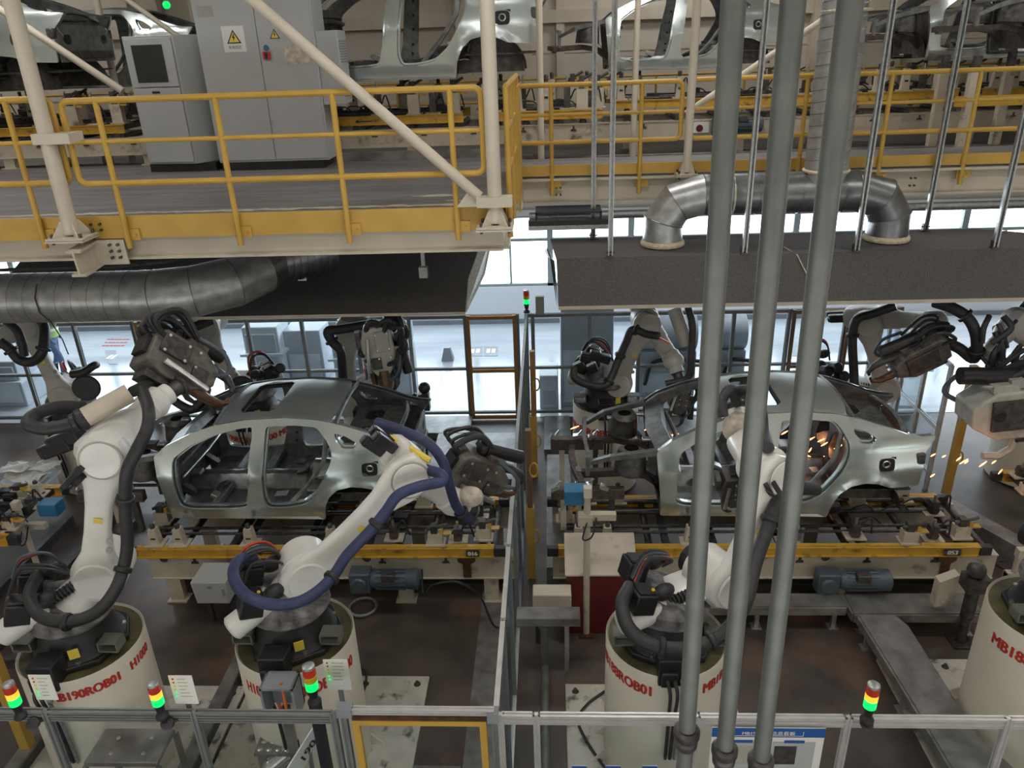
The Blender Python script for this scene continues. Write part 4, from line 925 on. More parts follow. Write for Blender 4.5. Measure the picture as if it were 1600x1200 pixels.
pedestal('cream pedestal at the lower right edge, cut by the frame', 4.60, 5.80, 1.55, .56, [('MB188ROB03', .16, -.75, 1.27, .85)], 1.0)
pedestal('cream pedestal lettered 188RO behind the front end of the right car body', .82, 10.75, 1.42, .5, [('MB188ROB02', .15, -.65, 1.05, 1.0)], 0)
pedestal('cream pedestal seen through the door openings of the left car body', -4.72, 10.85, 1.25, .5, [('MB190ROB02', .14, -.45, .95, 1.0), ('H1000 MB190', .14, .95, .95, 1.0)], 0)
pedestal('plain cream pedestal behind the leftmost near robot arm', -7.75, 10.9, 1.1, .5, [], 0)
pedestal('cream pedestal behind the tail of the left car body', -3.0, 11.3, 1.1, .45, [], 0)
pedestal('cream pedestal behind the tail of the right car body', 4.3, 11.4, 1.1, .5, [], 0)
pedestal('cream pedestal at far right behind the yellow post', 7.35, 10.8, 1.1, .5, [], 0)

# ================================================================== ROBOTS
def hose(parent, pts, r, mat='rubber', name='hose', clamps=(), n=12, raw=False):
    P = [p if isinstance(p, V) else A(*p) for p in pts]; S_ = spline(P, 6)
    b = MB(); b.tube(S_, r, n); h = b.build(name, mat, parent)
    for c in clamps:
        i = int(c * (len(S_) - 1)); i = min(max(i, 1), len(S_) - 2); d = (S_[i + 1] - S_[i - 1]).normalized()
        b = MB(); b.disc(S_[i], d, r * 1.45, .05, 14, .01); b.build('clamp_ring', 'black', h)
    return h
def arm_loft(b, a, c, n, ws, ts, k=20, e=3.2):
    a, c = V(a), V(c); d = (c - a).normalized(); n = (n - d * n.dot(d)).normalized(); p = n.cross(d); rings = []
    for (t_, w_, off) in ws:
        th_ = ts; ring = []
        for j in range(k):
            an = 2 * pi * j / k; cu, su = cos(an), sin(an)
            u = (abs(cu) ** (2 / e)) * (1 if cu > 0 else -1) * w_; v_ = (abs(su) ** (2 / e)) * (1 if su > 0 else -1) * th_
            ring.append(a + (c - a) * t_ + p * (u + off) + n * v_)
        rings.append(ring)
    b.rings(rings)
def robot(label, B, S_, E_, W, T, n, paint='white', motors=True, reach=True, side=.16, scale=1.0, hk='black'):
    B, S_, E_, W, T, n = V(B), V(S_), V(E_), V(W), V(T), V(n).normalized()
    t = thing('welding_robot', label, 'robot', B, 'welding robots')
    f = (S_ - B); f.z = 0; f = f.normalized() if f.length > .05 else n.cross(V((0, 0, 1))).normalized(); sd = V((0, 0, 1)).cross(f)
    z0 = B.z
    # base casting
    b = MB(); oc = [(cos(pi / 8 + q * pi / 4) * .44, sin(pi / 8 + q * pi / 4) * .44) for q in range(8)]
    b.prism(oc, B, f, sd, (0, 0, .06)); b.tube([B + V((0, 0, .05)), B + V((0, 0, .12)), B + V((0, 0, .3)), B + V((0, 0, .34))], [.40, .34, .30, .33], 28)
    b.build('base_casting', 'black', t, bevel=.008)
    b = MB()
    for q in range(8): th = pi * q / 4; b.cyl(B + f * cos(th) * .37 + sd * sin(th) * .37 + V((0, 0, .05)), B + f * cos(th) * .37 + sd * sin(th) * .37 + V((0, 0, .09)), .026, n=8)
    build_each(b, 'base_bolt', 'steel', t)
    for s_ in (-1, 1):
        c = B + V((s_ * .40, -.16, .14)); b = MB(); hh, ww = .045, .085
        for dz in (-hh, hh): b.bb(c + V((-ww, -.07, dz - .008)), c + V((ww, .07, dz + .008)))
        for dx in (-ww, ww): b.bb(c + V((dx - .008, -.07, -hh)), c + V((dx + .008, .07, hh)))
        b.build('forklift_pocket', 'pocket', t)
    b = MB(); b.bb(B + V((-.14, -.56, -.05)), B + V((.1, -.36, .22))); b.bb(B + V((-.12, -.6, -.03)), B + V((.02, -.55, .12))); b.build('connector_box', 'motor', t, bevel=.012)
    b = MB(); b.box(B + V((.16, -.335, .17)), (.085, .006, .10), Matrix.Rotation(.45, 3, 'Z')); b.build('warning_sticker', 'ylab', t)
    for q in range(3):
        b = MB(); b.tube(spline([B + V((-.07 + .06 * q, -.58, .05)), B + V((-.05 + .06 * q, -.66, -.05)), B + V((-.04 + .05 * q, -.60, -.35)), B + V((-.04 + .04 * q, -.56, -.9))], 5), .016, 8); b.build('supply_cable', ('rubber', 'orh' if 'navy' in label else 'rubber', 'galv')[q], t)
    # carousel with wrinkled cover
    b = MB(); b.tube([B + V((0, 0, .33)), B + V((0, 0, .37)), B + V((0, 0, .45)), B + f * .02 + V((0, 0, .50))], [.34, .37, .36, .30], 26); b.build('carousel_cover', 'coverbk', t)
    top = S_ - n * side * .2; b = MB(); up = V((0, 0, 1)); rings = []
    for (u, w1, w2) in ((0, .27, .24), (.4, .24, .22), (.8, .2, .2), (1.0, .16, .18)):
        c = (B + V((0, 0, .45))).lerp(top, u); rings.append([c + f * cos(2 * pi * q / 16) * w1 + sd * sin(2 * pi * q / 16) * w2 for q in range(16)])
    b.rings(rings); b.build('carousel', paint, t)
    b = MB(); b.disc(S_ - n * .02, n, .235, .38, 32, .03); b.build('shoulder_housing', paint, t)
    b = MB(); b.disc(S_ - n * (.27), n, .16, .16, 24, .02); b.build('shoulder_motor', hk, t)
    # counterbalance cylinder and axis motors behind
    q0 = B - f * .54 + V((0, 0, .42)) - sd * .16; q1 = S_ - f * .12 + V((0, 0, .02)) - sd * .12
    qd = (q1 - q0).normalized(); b = MB(); L_ = (q1 - q0).length
    b.tube([q0, q0 + qd * .02, q0 + qd * min(.42, L_ * .7), q0 + qd * min(.44, L_ * .72)], [.09, .115, .115, .08], 22); cb = b.build('counterbalance_cylinder', paint, t)
    b = MB(); b.cyl(q0 + qd * .4, q1, .03, n=10)
    k_ = 0.42
    while k_ < L_ - .03: b.disc(q0 + qd * k_, qd, .052, .022, 12, .006); k_ += .035
    b.build('bellows', 'rubber', cb)
    for s_ in (-1, 1):
        c = B - f * (.30 - .04 * s_) + sd * .17 * s_ + V((0, 0, .66 + .03 * s_)); Rm = frame(f, (0, 0, 1)) @ Matrix.Rotation(.25, 3, 'Y')
        b = MB(); b.box(c, (.2, .19, .2), Rm); b.box(c + Rm @ V((0, 0, .11)), (.16, .15, .03), Rm); m_ = b.build('axis_motor', 'motor', t, bevel=.015)
        b = MB(); b.disc(c + Rm @ V((.05, -.04, .13)), Rm @ V((0, 0, 1)), .016, .02, 8, .003); b.build('gold_cap', 'ylab', m_)
        b = MB(); c2 = c + f * .2 + V((0, 0, .03)); b.ball(c2, .09, (1.15, .8, .8), R=frame(f + V((0, 0, .4)))); b.cyl(c2, c, .05, n=12); b.build('cable_boot', 'rubber', m_)
    for q in range(5):
        r1 = random.uniform(-.2, .2); b = MB(); b.tube(spline([B - f * .38 + sd * r1 + V((0, 0, .78)), B - f * .25 + sd * (r1 * .7) + V((0, 0, .95 + .05 * random.random())), B - f * .05 + sd * r1 * .9 + V((0, 0, .93)), B + f * .05 + sd * .22 + V((0, 0, .6))], 5), .014, 6); b.build('loose_cable', ('rubber', 'rubber', 'pinkred', 'rubber', 'mblue')[q], t)
    # lower arm
    o_ = n * side
    b = MB(); arm_loft(b, S_ + o_, E_ + o_, n, [(-.17, .12, 0), (-.13, .19, 0), (-.02, .225, 0), (.1, .19, .0), (.22, .13, .01), (.4, .105, .02), (.6, .105, .02), (.75, .13, .01), (.88, .185, 0), (.98, .21, 0), (1.08, .19, 0), (1.15, .12, 0)], .075, 24); la = b.build('lower_arm', paint, t, angle=50)
    b = MB(); b.disc(E_ + o_ + n * .085, n, .165, .03, 32, .012); b.build('elbow_cap', paint, la)
    b = MB(); b.tube([E_ + o_ + n * .088, E_ + o_ + n * .094], [.176, .172], 32); b.build('elbow_ring', 'greyw', la)
    b = MB(); b.disc(S_ + o_ + n * .085, n, .18, .03, 32, .012); b.build('shoulder_cap', paint, la)
    p_ = n.cross((E_ - S_).normalized())
    for u in (.28, .36):
        for s_ in (1,):
            b = MB(); c = (S_ + o_).lerp(E_ + o_, u) - p_ * .10 + n * .075; b.disc(c, n, .028, .02, 12, .004); b.build('plug', 'greyw', la)
    c = (S_ + o_).lerp(E_ + o_, .52) + n * .086; dd = (E_ - S_).normalized(); b = MB(); b.box(c, (.05, .07, .004), Matrix((dd, p_, n)).transposed()); b.build('rating_label', 'ylab', la)
    # elbow housing, motors, forearm
    w_ = (W - E_).normalized(); bk = -w_; Rf = frame(w_, n)
    b = MB(); b.disc(E_ - n * .02, n, .20, .26, 30, .03); b.build('elbow_housing', paint, t)
    b = MB(); arm_loft(b, E_ - n * .10 + bk * .24, E_ - n * .10 + w_ * .3, n, [(0, .13, .06), (.08, .165, .06), (.5, .18, .04), (.85, .15, .02), (1, .13, .0)], .15, 20, 3); fh = b.build('forearm_housing', paint, t, angle=50)
    pp = n.cross(w_)
    if motors:
        for (u, v_) in ((.07, -.07), (-.05, -.07), (.07, .09)):
            c = E_ - n * (.10 - v_) + bk * .38 + pp * (u + .04); b = MB(); b.box(c, (.26, .10, .10), Matrix((w_, pp, n)).transposed()); b.box(c + bk * .14, (.03, .085, .085), Matrix((w_, pp, n)).transposed()); b.build('wrist_motor', 'motor', t, bevel=.012)
    L_ = (W - E_).length
    b = MB(); a0 = E_ - n * .1 + w_ * min(.25, L_ * .3); 
    b.tube([a0, a0 + (W - a0) * .35, a0 + (W - a0) * .4, a0 + (W - a0) * .8, a0 + (W - a0) * .84, W], [.15, .14, .125, .115, .135, .13], 26); b.build('forearm', paint, t)
    tt = (T - W); tl = tt.length; tt = tt.normalized() if tl > .01 else w_
    b = MB(); b.ball(W + tt * .03, .15, (1, .85, 1)); b.cyl(W, W + tt * .2, .10, n=20); b.build('wrist', paint if hk == 'black' else 'gunp', t)
    b = MB()
    for q in range(8): th = 2 * pi * q / 8; o2 = tt.orthogonal().normalized(); o3 = tt.cross(o2); b.cyl(W + tt * .19 + (o2 * cos(th) + o3 * sin(th)) * .085, W + tt * .215 + (o2 * cos(th) + o3 * sin(th)) * .085, .012, n=6)
    build_each(b, 'flange_bolt', 'dsteel', t)
    b = MB(); b.cyl(W + tt * .1, T, .075, n=18); b.disc(T, tt, .1, .04, 20); b.build('tool_flange', 'dsteel', t)
    return t
def gun(t, c, fwd, up, s=1.0, box='gunp', openj=.1, cab=5, seed=0, arms=True):
    "spot welding gun: transformer housing, two electrode arms, actuator, cables"
    random.seed(seed); c, fwd = V(c), V(fwd).normalized(); up = V(up); sd = up.cross(fwd).normalized(); up = fwd.cross(sd); R = Matrix((fwd, sd, up)).transposed()
    P = lambda a_, b_, c_: c + (fwd * a_ + sd * b_ + up * c_) * s
    g = MB(); pf = [(-.26, -.13), (-.12, -.18), (.10, -.18), (.26, -.07), (.26, .06), (.12, .15), (-.20, .15), (-.26, .10)]
    g.rings([[P(a_, -.12, b_) for a_, b_ in pf], [P(a_, .12, b_) for a_, b_ in pf]]); G = g.build('welding_gun', box, t, bevel=.014 * s, angle=25)
    for (a_, e_, z_, da, de, dz, m_) in ((-.10, -.128, .04, .22, .02, .14, 'greyw' if box == 'gunw' else 'dsteel'), (.12, -.13, -.05, .12, .03, .10, 'dsteel'), (-.13, 0, -.20, .18, .16, .06, 'dsteel'), (.06, 0, .17, .16, .20, .05, box), (-.275, 0, 0, .04, .14, .14, 'motor'), (.0, .13, 0, .3, .03, .2, 'dsteel')):
        b = MB(); b.box(P(a_, e_, z_), (da * s, de * s, dz * s), R); b.build('mounting_plate', m_, G, bevel=.006)
    b = MB()
    for a_ in (-.18, -.02, .07):
        for z_ in (-.02, .10): b.disc(P(a_, -.14, z_), sd, .012 * s, .014, 8, .003)
    build_each(b, 'screw', 'steel', G)
    b = MB(); b.cyl(P(-.16, -.16, -.1), P(.2, -.16, -.14), .022 * s, n=10); b.build('coolant_pipe', 'steel', G)
    b = MB(); b.tube(spline([P(.22, -.1, .0), P(.30, -.18, .06), P(.2, -.2, .16), P(.02, -.14, .2)], 5), .016 * s, 8); b.build('coolant_hose', 'mblue', G)
    for sgn in ((1, -1) if arms else ()):
        b = MB(); pts = [P(.16, 0, .10 * sgn), P(.28, 0, .12 * sgn), P(.40, 0, .11 * sgn), P(.46, 0, .07 * sgn), P(.465, 0, .025 * sgn)]
        b.tube(pts, [.05 * s, .04 * s, .032 * s, .022 * s, .014 * s], 10); a_ = b.build('electrode_arm', 'copper' if sgn < 0 else 'dsteel', G)
    b = MB(); b.cyl(P(-.05, .0, .2), P(.3, 0, .25), .055 * s, n=16); b.disc(P(-.08, 0, .195), P(-.08, 0, .195) - P(.3, 0, .25), .06 * s, .06 * s, 14); b.build('actuator', 'motor', G)
    for q in range(cab):
        y_ = random.uniform(-.12, .12); b = MB(); b.tube(spline([P(-.2, y_, .08), P(-.30 - .06 * random.random(), y_ * 1.5, .14), P(-.18, y_ * 1.4, .24 + .07 * random.random()), P(.05, y_, .2)], 6), (.013 + .014 * random.random()) * s, 8); b.build('gun_cable', 'rubber', G)
    for q in range(3):
        b = MB(); b.box(P(random.uniform(-.15, .15), random.uniform(-.05, .1), .19), (.08 * s, .06 * s, .06 * s), R); b.build('valve', random.choice(['motor', 'dsteel', 'greyw']), G, bevel=.005)
    return G
Z = V((0, 0, 1))
M['pocket'] = pm('olive_grey_paint', (0.16, 0.165, 0.14), 0.5)
M['robshade'] = pm('shaded_robot_paint', (0.50, 0.48, 0.435), 0.42, 0, 0.08, 5)  # white robot paint with the back row's shade put into its colour
# near row ---------------------------------------------------------
r = robot('white robot at far left with upright arm and black hose, on pedestal MB190ROB01', (-4.41, 5.39, 1.53), A(162, 885, 5.55), A(172, 700, 5.6), A(236, 632, 6.15), A(282, 602, 6.45), (.22, -1, .05))
hose(r, [(222, 610, 6.0), (232, 640, 5.6), (230, 670, 5.45), (213, 705, 5.35), (198, 740, 5.3), (196, 800, 5.3), (199, 850, 5.3), (192, 890, 5.25), (178, 925, 5.05), (150, 957, 4.9), (105, 972, 4.82), (62, 962, 4.9), (46, 930, 5.1), (58, 900, 5.3)], .052, clamps=(.36, .55, .78))
hose(r, [(128, 655, 5.6), (105, 664, 5.55), (70, 670, 5.5), (44, 662, 5.5), (55, 648, 5.7), (90, 636, 5.9), (130, 636, 6.1)], .055, clamps=(.1,))
b = MB(); b.cyl(A(128, 655, 5.6), A(203, 614, 5.85), .085, n=20); o = b.build('dress_pack_tube', 'hoode', r)
b = MB(); b.disc(A(128, 655, 5.6), A(203, 614, 5.85) - A(128, 655, 5.6), .095, .08, 18); b.build('tube_end', 'black', o)
hose(r, [(208, 612, 5.9), (225, 604, 6.2), (245, 600, 6.5), (262, 598, 6.6)], .05)
for (px, py, dx) in ((105, 684, 0), (92, 698, .02)):
    p_ = A(px, py, 5.95 + dx); dr_ = (A(150, 672, 5.8) - A(60, 705, 6.0)).normalized(); b = MB(); b.box(p_, (.40, .13, .13), frame(dr_)); b.box(p_ - dr_ * .22, (.04, .11, .11), frame(dr_)); b.build('wrist_motor', 'motor', r, bevel=.015)
gun(r, A(276, 570, 6.7), (.55, .45, -.75), (-.3, .3, .9), 1.35, 'gunp', seed=1, cab=7)
r2 = robot('white robot leaning right with navy hose, second from left in near row', (-2.42, 5.50, 1.53), A(478, 888, 5.6), A(632, 734, 6.0), A(705, 782, 6.35), A(738, 800, 6.5), (.42, -1, .1))
hose(r2, [(588, 660, 6.3), (625, 672, 6.2), (668, 692, 6.1), (692, 722, 6.05), (702, 757, 6.1), (714, 792, 6.2), (735, 812, 6.4)], .048, 'blueh', clamps=(.9,))
hose(r2, [(665, 733, 5.9), (688, 741, 5.8), (691, 752, 5.75), (655, 760, 5.65), (622, 774, 5.55), (603, 799, 5.5), (578, 830, 5.4), (542, 868, 5.3), (522, 898, 5.2), (495, 925, 5.0), (462, 942, 4.9), (420, 944, 4.85), (382, 928, 4.9), (365, 900, 5.1), (372, 876, 5.3), (395, 870, 5.5)], .049, 'blueh', clamps=(.38, .55))
b = MB(); b.tube([A(608, 683, 6.1), A(640, 700, 6.0), A(672, 720, 5.95)], .03, 8); b.build('yellow_sleeve', 'ylab', r2)
gun(r2, A(745, 735, 6.7), (.6, .35, -.5), (.3, 0, 1), 1.25, 'gunp', seed=2, cab=4)
b = MB(); b.ball(A(735, 776, 6.35), .13, (1, .8, .8)); tag(b.build('cloth_wrap', 'bag', None), 'pale cloth bundle wrapped on the wrist of the leaning robot', 'cloth')
r3 = robot('white robot behind the near conduits with black hose on pedestal 188ROB01', (1.0, 5.50, 1.53), A(1118, 900, 5.65), A(1192, 728, 5.95), A(1158, 672, 6.5), A(1150, 632, 6.7), (.55, -1, .05))
hose(r3, [(1152, 630, 6.6), (1142, 608, 6.5), (1128, 625, 6.4), (1130, 650, 6.3)], .05)
hose(r3, [(1150, 612, 6.6), (1172, 612, 6.5), (1188, 640, 6.3), (1192, 675, 6.1), (1200, 700, 5.8)], .055)
hose(r3, [(1275, 765, 6.2), (1240, 762, 6.0), (1218, 778, 5.7), (1198, 830, 5.5), (1180, 880, 5.3), (1165, 940, 5.0), (1135, 985, 4.9), (1085, 1012, 4.8), (1025, 1010, 4.8), (985, 985, 4.9), (972, 945, 5.1), (985, 915, 5.3)], .06, clamps=(.25, .6, .72))
b = MB(); b.cyl(A(1192, 675, 6.2), A(1200, 706, 6.1), .065, n=16); b.build('dress_pack_tube', 'hoode', r3)
b = MB(); b.ball(A(1152, 668, 6.45), .14, (1, .8, 1.15)); b.build('cloth_cover', 'bag', r3)
gun(r3, A(1148, 760, 6.3), (.1, .3, -.9), (1, 0, .1), .8, 'dsteel', seed=3, cab=6)
r4 = robot('robot on the lower right edge pedestal, only its base in view', (4.60, 5.80, 1.53), A(1660, 860, 6.0), A(1740, 700, 6.2), A(1800, 660, 6.8), A(1820, 640, 7.0), (.3, -1, 0))
# far row ----------------------------------------------------------
r5 = robot('shaded robot at far left behind the fat duct, big round shoulder disc', (-7.75, 10.9, 1.08), A(104, 612, 10.7), A(48, 505, 10.7), A(-25, 545, 10.2), A(-60, 560, 10.0), (.25, -1, .0), 'robshade')
b = MB(); b.disc(A(135, 606, 10.3), (.3, -1, .1), .2, .05, 28); b.build('dark_disc', 'black', r5)
hose(r5, [(0, 533, 9.9), (15, 545, 9.9), (30, 562, 9.9), (50, 565, 9.9), (66, 550, 9.9), (70, 515, 10.1), (62, 498, 10.4)], .07, clamps=(.2, .7)); hose(r5, [(8, 500, 10), (25, 515, 9.9), (35, 535, 9.9), (38, 555, 9.9)], .06)
hose(r5, [(112, 585, 10.2), (130, 582, 10.2), (145, 572, 10.3), (150, 570, 10.4)], .06)
r6 = robot('shaded robot behind the left car roof, its arm reaching up left', (-4.72, 10.85, 1.22), A(378, 608, 10.75), A(322, 505, 10.75), A(262, 548, 10.0), A(245, 575, 9.8), (.25, -1, 0), 'robshade')
b = MB(); b.disc(A(378, 606, 10.35), (.3, -1, .1), .19, .05, 28); b.build('dark_disc', 'black', r6)
hose(r6, [(330, 500, 10.2), (300, 512, 10.0), (270, 520, 9.8), (250, 545, 9.7), (240, 580, 9.6), (232, 600, 9.6)], .07)
hose(r6, [(222, 545, 9.6), (218, 565, 9.6), (225, 585, 9.6), (245, 600, 9.6)], .035); hose(r6, [(262, 620, 9.5), (300, 640, 9.4), (322, 620, 9.5), (335, 650, 9.3)], .06)
gun(r6, A(285, 560, 9.7), (.3, -.2, -.9), (-.6, 0, .5), 1.35, 'gunp', seed=4, cab=6)
for (px, py) in ((392, 588), (430, 580), (438, 575)): 
    b = MB(); b.disc(A(px, py, 10.9), (.4, -1, .4), .08, .16, 14); b.build('axis_motor', 'motor', r6)
r7 = robot('shaded robot behind the tail of the left car body, gun hanging down', (-3.0, 11.3, 1.08), A(556, 628, 11.2), A(552, 512, 11.0), A(585, 515, 10.4), A(592, 528, 10.2), (-.25, -1, 0), 'robshade')
hose(r7, [(590, 505, 10.3), (560, 510, 10.4), (530, 515, 10.4), (512, 518, 10.4), (520, 535, 10.4), (532, 548, 10.4), (535, 575, 10.5), (536, 605, 10.6)], .07, clamps=(.55,))
gun(r7, A(594, 545, 10.0), (.1, -.1, -1), (1, .2, 0), 1.35, 'gunw', seed=5, cab=9)
b = MB(); b.tube([A(600, 580, 9.9), A(604, 610, 9.8), A(596, 640, 9.6), A(588, 652, 9.5)], [.12, .09, .08, .05], 10); b.build('electrode_holder', 'copper', r7)
hose(r7, [(620, 490, 10), (628, 510, 9.9), (618, 530, 9.9)], .04); hose(r7, [(630, 530, 9.9), (634, 545, 9.9), (626, 570, 9.9), (622, 590, 9.9)], .03)
for q in range(8):
    a_ = random.uniform(0, 6.28); hose(r7, [(596 + 30 * cos(a_), 535 + 26 * sin(a_), 9.9), (596 + 38 * cos(a_ + .5), 535 + 36 * sin(a_ + .5), 9.8), (596 + 30 * cos(a_ + 1), 540 + 32 * sin(a_ + 1), 9.9)], .035)
r8 = robot('cream robot on the 188RO pedestal left of the conduits under the hood', (.82, 10.75, 1.40), A(962, 594, 10.7), A(1008, 500, 10.7), A(1052, 562, 10.3), A(1064, 600, 10.1), (.1, -1, 0), 'robshade')
hose(r8, [(1075, 480, 10.2), (1082, 510, 10.1), (1080, 560, 10.0), (1075, 590, 10.0), (1040, 600, 10.0)], .05)
hose(r8, [(1030, 525, 10.0), (1010, 522, 10.1), (988, 515, 10.2), (978, 535, 10.2), (965, 565, 10.2), (955, 590, 10.1), (942, 604, 10.0), (915, 600, 10.0), (898, 590, 10.0), (896, 575, 10.1)], .055, clamps=(.2, .42, .6))
b = MB(); b.cyl(A(1053, 482, 10.4), A(1074, 540, 10.2), .1, n=18); b.build('dress_pack_tube', 'robshade', r8)
gun(r8, A(1062, 625, 9.9), (-.2, -.3, -.9), (1, 0, 0), .8, 'dsteel', seed=6, cab=5)
b = MB(); b.box(A(1034, 530, 10.0), (.25, .02, .02), Matrix.Rotation(.5, 3, 'Y')); b.build('red_light_strip', 'lred', r8)
for px, py in ((915, 558), (930, 555), (945, 560), (925, 575), (905, 572)):
    b = MB(); b.box(A(px, py, 10.4), (.16, .14, .13), Matrix.Rotation(random.uniform(-.5, .5), 3, 'Y')); b.build('axis_motor', 'motor', r8, bevel=.02)
r9 = robot('shaded robot with upright arm behind the tail of the right car body', (4.35, 11.4, 1.08), A(1378, 603, 11.2), A(1352, 503, 11.2), A(1462, 500, 10.6), A(1478, 520, 10.4), (-.1, -1, 0), 'robshade')
hose(r9, [(1336, 625, 10.7), (1334, 580, 10.8), (1332, 530, 10.8), (1338, 500, 10.8), (1365, 490, 10.8), (1400, 478, 10.7)], .065, clamps=(.45,))
hose(r9, [(1460, 472, 10.2), (1490, 482, 10.0), (1515, 500, 9.9), (1526, 530, 9.9), (1522, 560, 10.0), (1500, 545, 10.1), (1480, 535, 10.2)], .075, clamps=(.3, .6))
gun(r9, A(1432, 552, 10.1), (-.85, 0, -.5), (-.4, -.3, .8), 1.45, 'gunp', seed=7, cab=6)
for px, py in ((1290, 580), (1305, 575), (1315, 588), (1300, 595)):
    b = MB(); b.disc(A(px, py, 11.0), (.4, -1, .4), .09, .18, 14); b.build('axis_motor', 'motor', r9)
r10 = robot('robot at the far right edge hanging a big pale welding gun', (7.35, 10.8, 1.08), A(1680, 600, 10.6), A(1590, 505, 10.4), A(1553, 545, 10.0), A(1548, 590, 9.8), (-.1, -1, 0), 'robshade')
G = gun(r10, A(1572, 634, 9.5), (-1, 0, -.12), (0, 0, 1), 2.1, 'gunw', seed=8, cab=3, arms=False)
b = MB(); b.disc(A(1562, 652, 9.2), (0, 1, .1), .09, .03, 20); b.build('badge', 'black', G)
b = MB(); b.disc(A(1542, 605, 9.25), (0, .4, 1), .07, .04, 18); b.build('cap', 'greyw', G)
for q in range(16):
    px = random.uniform(1530, 1600); py = random.uniform(490, 590); hose(r10, [(px, py, 9.9), (px + random.uniform(-20, 25), py + 20, 9.8), (px + random.uniform(-25, 20), py + 42, 9.8)], .025 + .02 * random.random())
b = MB(); b.tube([A(1590, 678, 9.4), A(1580, 700, 9.4), A(1560, 712, 9.4), A(1535, 712, 9.4)], .05, 8); b.build('electrode_arm', 'gunw', G)
# small dark cameras / dress boxes near the left car tail
b = MB(); b.ball(A(663, 606, 10.2), .09); b.bb(A(663, 626, 10.2) - V((.08, .06, .14)), A(663, 626, 10.2) + V((.08, .06, .12))); b.tube([A(650, 615, 10.2), A(640, 625, 10.2), A(642, 640, 10.2)], .03, 6); b.bb(A(663, 640, 10.2) - V((.03, .03, A(663, 640, 10.2).z)), A(663, 640, 10.2)); tag(b.build('fixture_clamp', 'motor'), 'small black clamp unit standing behind the left car tail', 'clamp')

# ================================================================== FENCES
def alu_rail(b, a, c, w_=.045, up=(0, 0, 1)):
    a, c = V(a), V(c); R = frame(c - a, up); L_ = (c - a).length; m_ = (a + c) / 2
    for u in (-1, 1):
        for v_ in (-1, 1): b.box(m_ + R @ V((0, u * w_ * .32, v_ * w_ * .32)), (L_, w_ * .3, w_ * .3), R)
    b.box(m_, (L_, w_ * .6, w_ * .6), R)
def fence(name, label, xs, Y, zt, mids, mat, w_=.045, glass=True, group='safety fences', loc=None):
    t = thing(name, label, 'fence', (xs[0], Y, 0), group)
    for x in xs:
        b = MB(); alu_rail(b, (x, Y, 0), (x, Y, zt), w_); b.build('post', mat, t)
    for x0, x1 in zip(xs, xs[1:]):
        for k, z in enumerate([zt - w_ / 2] + mids):
            b = MB(); alu_rail(b, (x0 + w_ / 2, Y, z), (x1 - w_ / 2, Y, z), w_ if k == 0 else w_ * .8); b.build('rail', mat, t)
        if glass:
            b = MB(); b.bb((x0 + w_ / 2, Y - .003, .12), (x1 - w_ / 2, Y + .003, zt - w_)); b.build('panel', 'glass', t, smooth=False)
    return t
fx = [A(px, 1116, 4.06).x for px in (-120, 73, 304, 521)]
FL = fence('safety_fence', 'grey aluminium safety fence along the lower left edge with clear panels', fx, 4.06, 2.11, [2.03, .15], 'dalu', .05)
fx2 = [A(px, 1118, 4.06).x for px in (782, 838, 1088, 1326, 1577, 1720)]
FR = fence('safety_fence', 'bright aluminium safety fence along the lower right edge with the poster', fx2, 4.06, 2.11, [2.04, .15], 'alu', .05)
for px in (838, 1088, 1326):
    b = MB(); x = A(px, 1118, 4.06).x
    for sx in (-.02, .02):
        for sy in (-.02, .02): b.disc((x + sx, 4.06 + sy, 2.112), (0, 0, 1), .009, .006, 10, .001)
    build_each(b, 'post_socket', 'dsteel', FR)
# gate
gx0, gx1 = A(536, 1112, 4.06).x, A(772, 1112, 4.06).x
t = thing('fence_gate', 'fence gate with a yellow frame in the middle of the bottom edge', 'gate', (gx0, 4.06, 0))
b = MB(); alu_rail(b, (gx0, 4.06, 2.13), (gx1, 4.06, 2.13), .05); b.build('top_rail', 'alu', t)
for x in (gx0 - .0, gx1):
    b = MB(); alu_rail(b, (x, 4.06, 0), (x, 4.06, 2.11), .05); b.build('post', 'dalu', t)
b = MB(); a0, a1 = gx0 + .06, gx1 - .06
for lo, hi in (((a0, 4.04, 2.0), (a1, 4.08, 2.045)), ((a0, 4.04, .1), (a0 + .05, 4.08, 2.0)), ((a1 - .05, 4.04, .1), (a1, 4.08, 2.0)), ((a0, 4.04, .1), (a1, 4.08, .15))): b.bb(lo, hi)
b.build('yellow_frame', 'yellow', t)
b = MB(); b.bb((a0, 4.045, 2.045), (a1, 4.075, 2.09)); b.build('orange_strip', 'copper', t)
b = MB(); b.bb((a0 + .04, 4.057, .15), (a1 - .04, 4.063, 2.0)); b.build('panel', 'glass', t, smooth=False)
b = MB(); b.bb((gx0 - .04, 4.02, 2.09), (gx0 + .07, 4.1, 2.17)); b.bb((gx1 - .05, 4.02, 2.05), (gx1 + .03, 4.1, 2.14)); build_each(b, 'corner_joint', 'mgrey', t)
# fence running back between the cells
t = thing('safety_fence', 'aluminium safety fence running back between the two cells', 'fence', (-.45, 4.1, 0), 'safety fences')
ysx = [4.13, 5.08, 6.12, 7.15, 8.2, 9.2, 10.2, 11.2, 12.2, 13.0]
for y_ in ysx:
    b = MB(); alu_rail(b, (-.44, y_, 0), (-.44, y_, 2.08), .045); b.build('post', 'dalu', t)
for y0, y1 in zip(ysx, ysx[1:]):
    for z in (2.06, .15):
        b = MB(); alu_rail(b, (-.44, y0, z), (-.44, y1, z), .042); b.build('rail', 'alu' if y0 < 7 else 'dalu', t)
    b = MB(); b.bb((-.443, y0 + .02, .16), (-.437, y1 - .02, 2.04)); b.build('panel', 'glass', t, smooth=False)
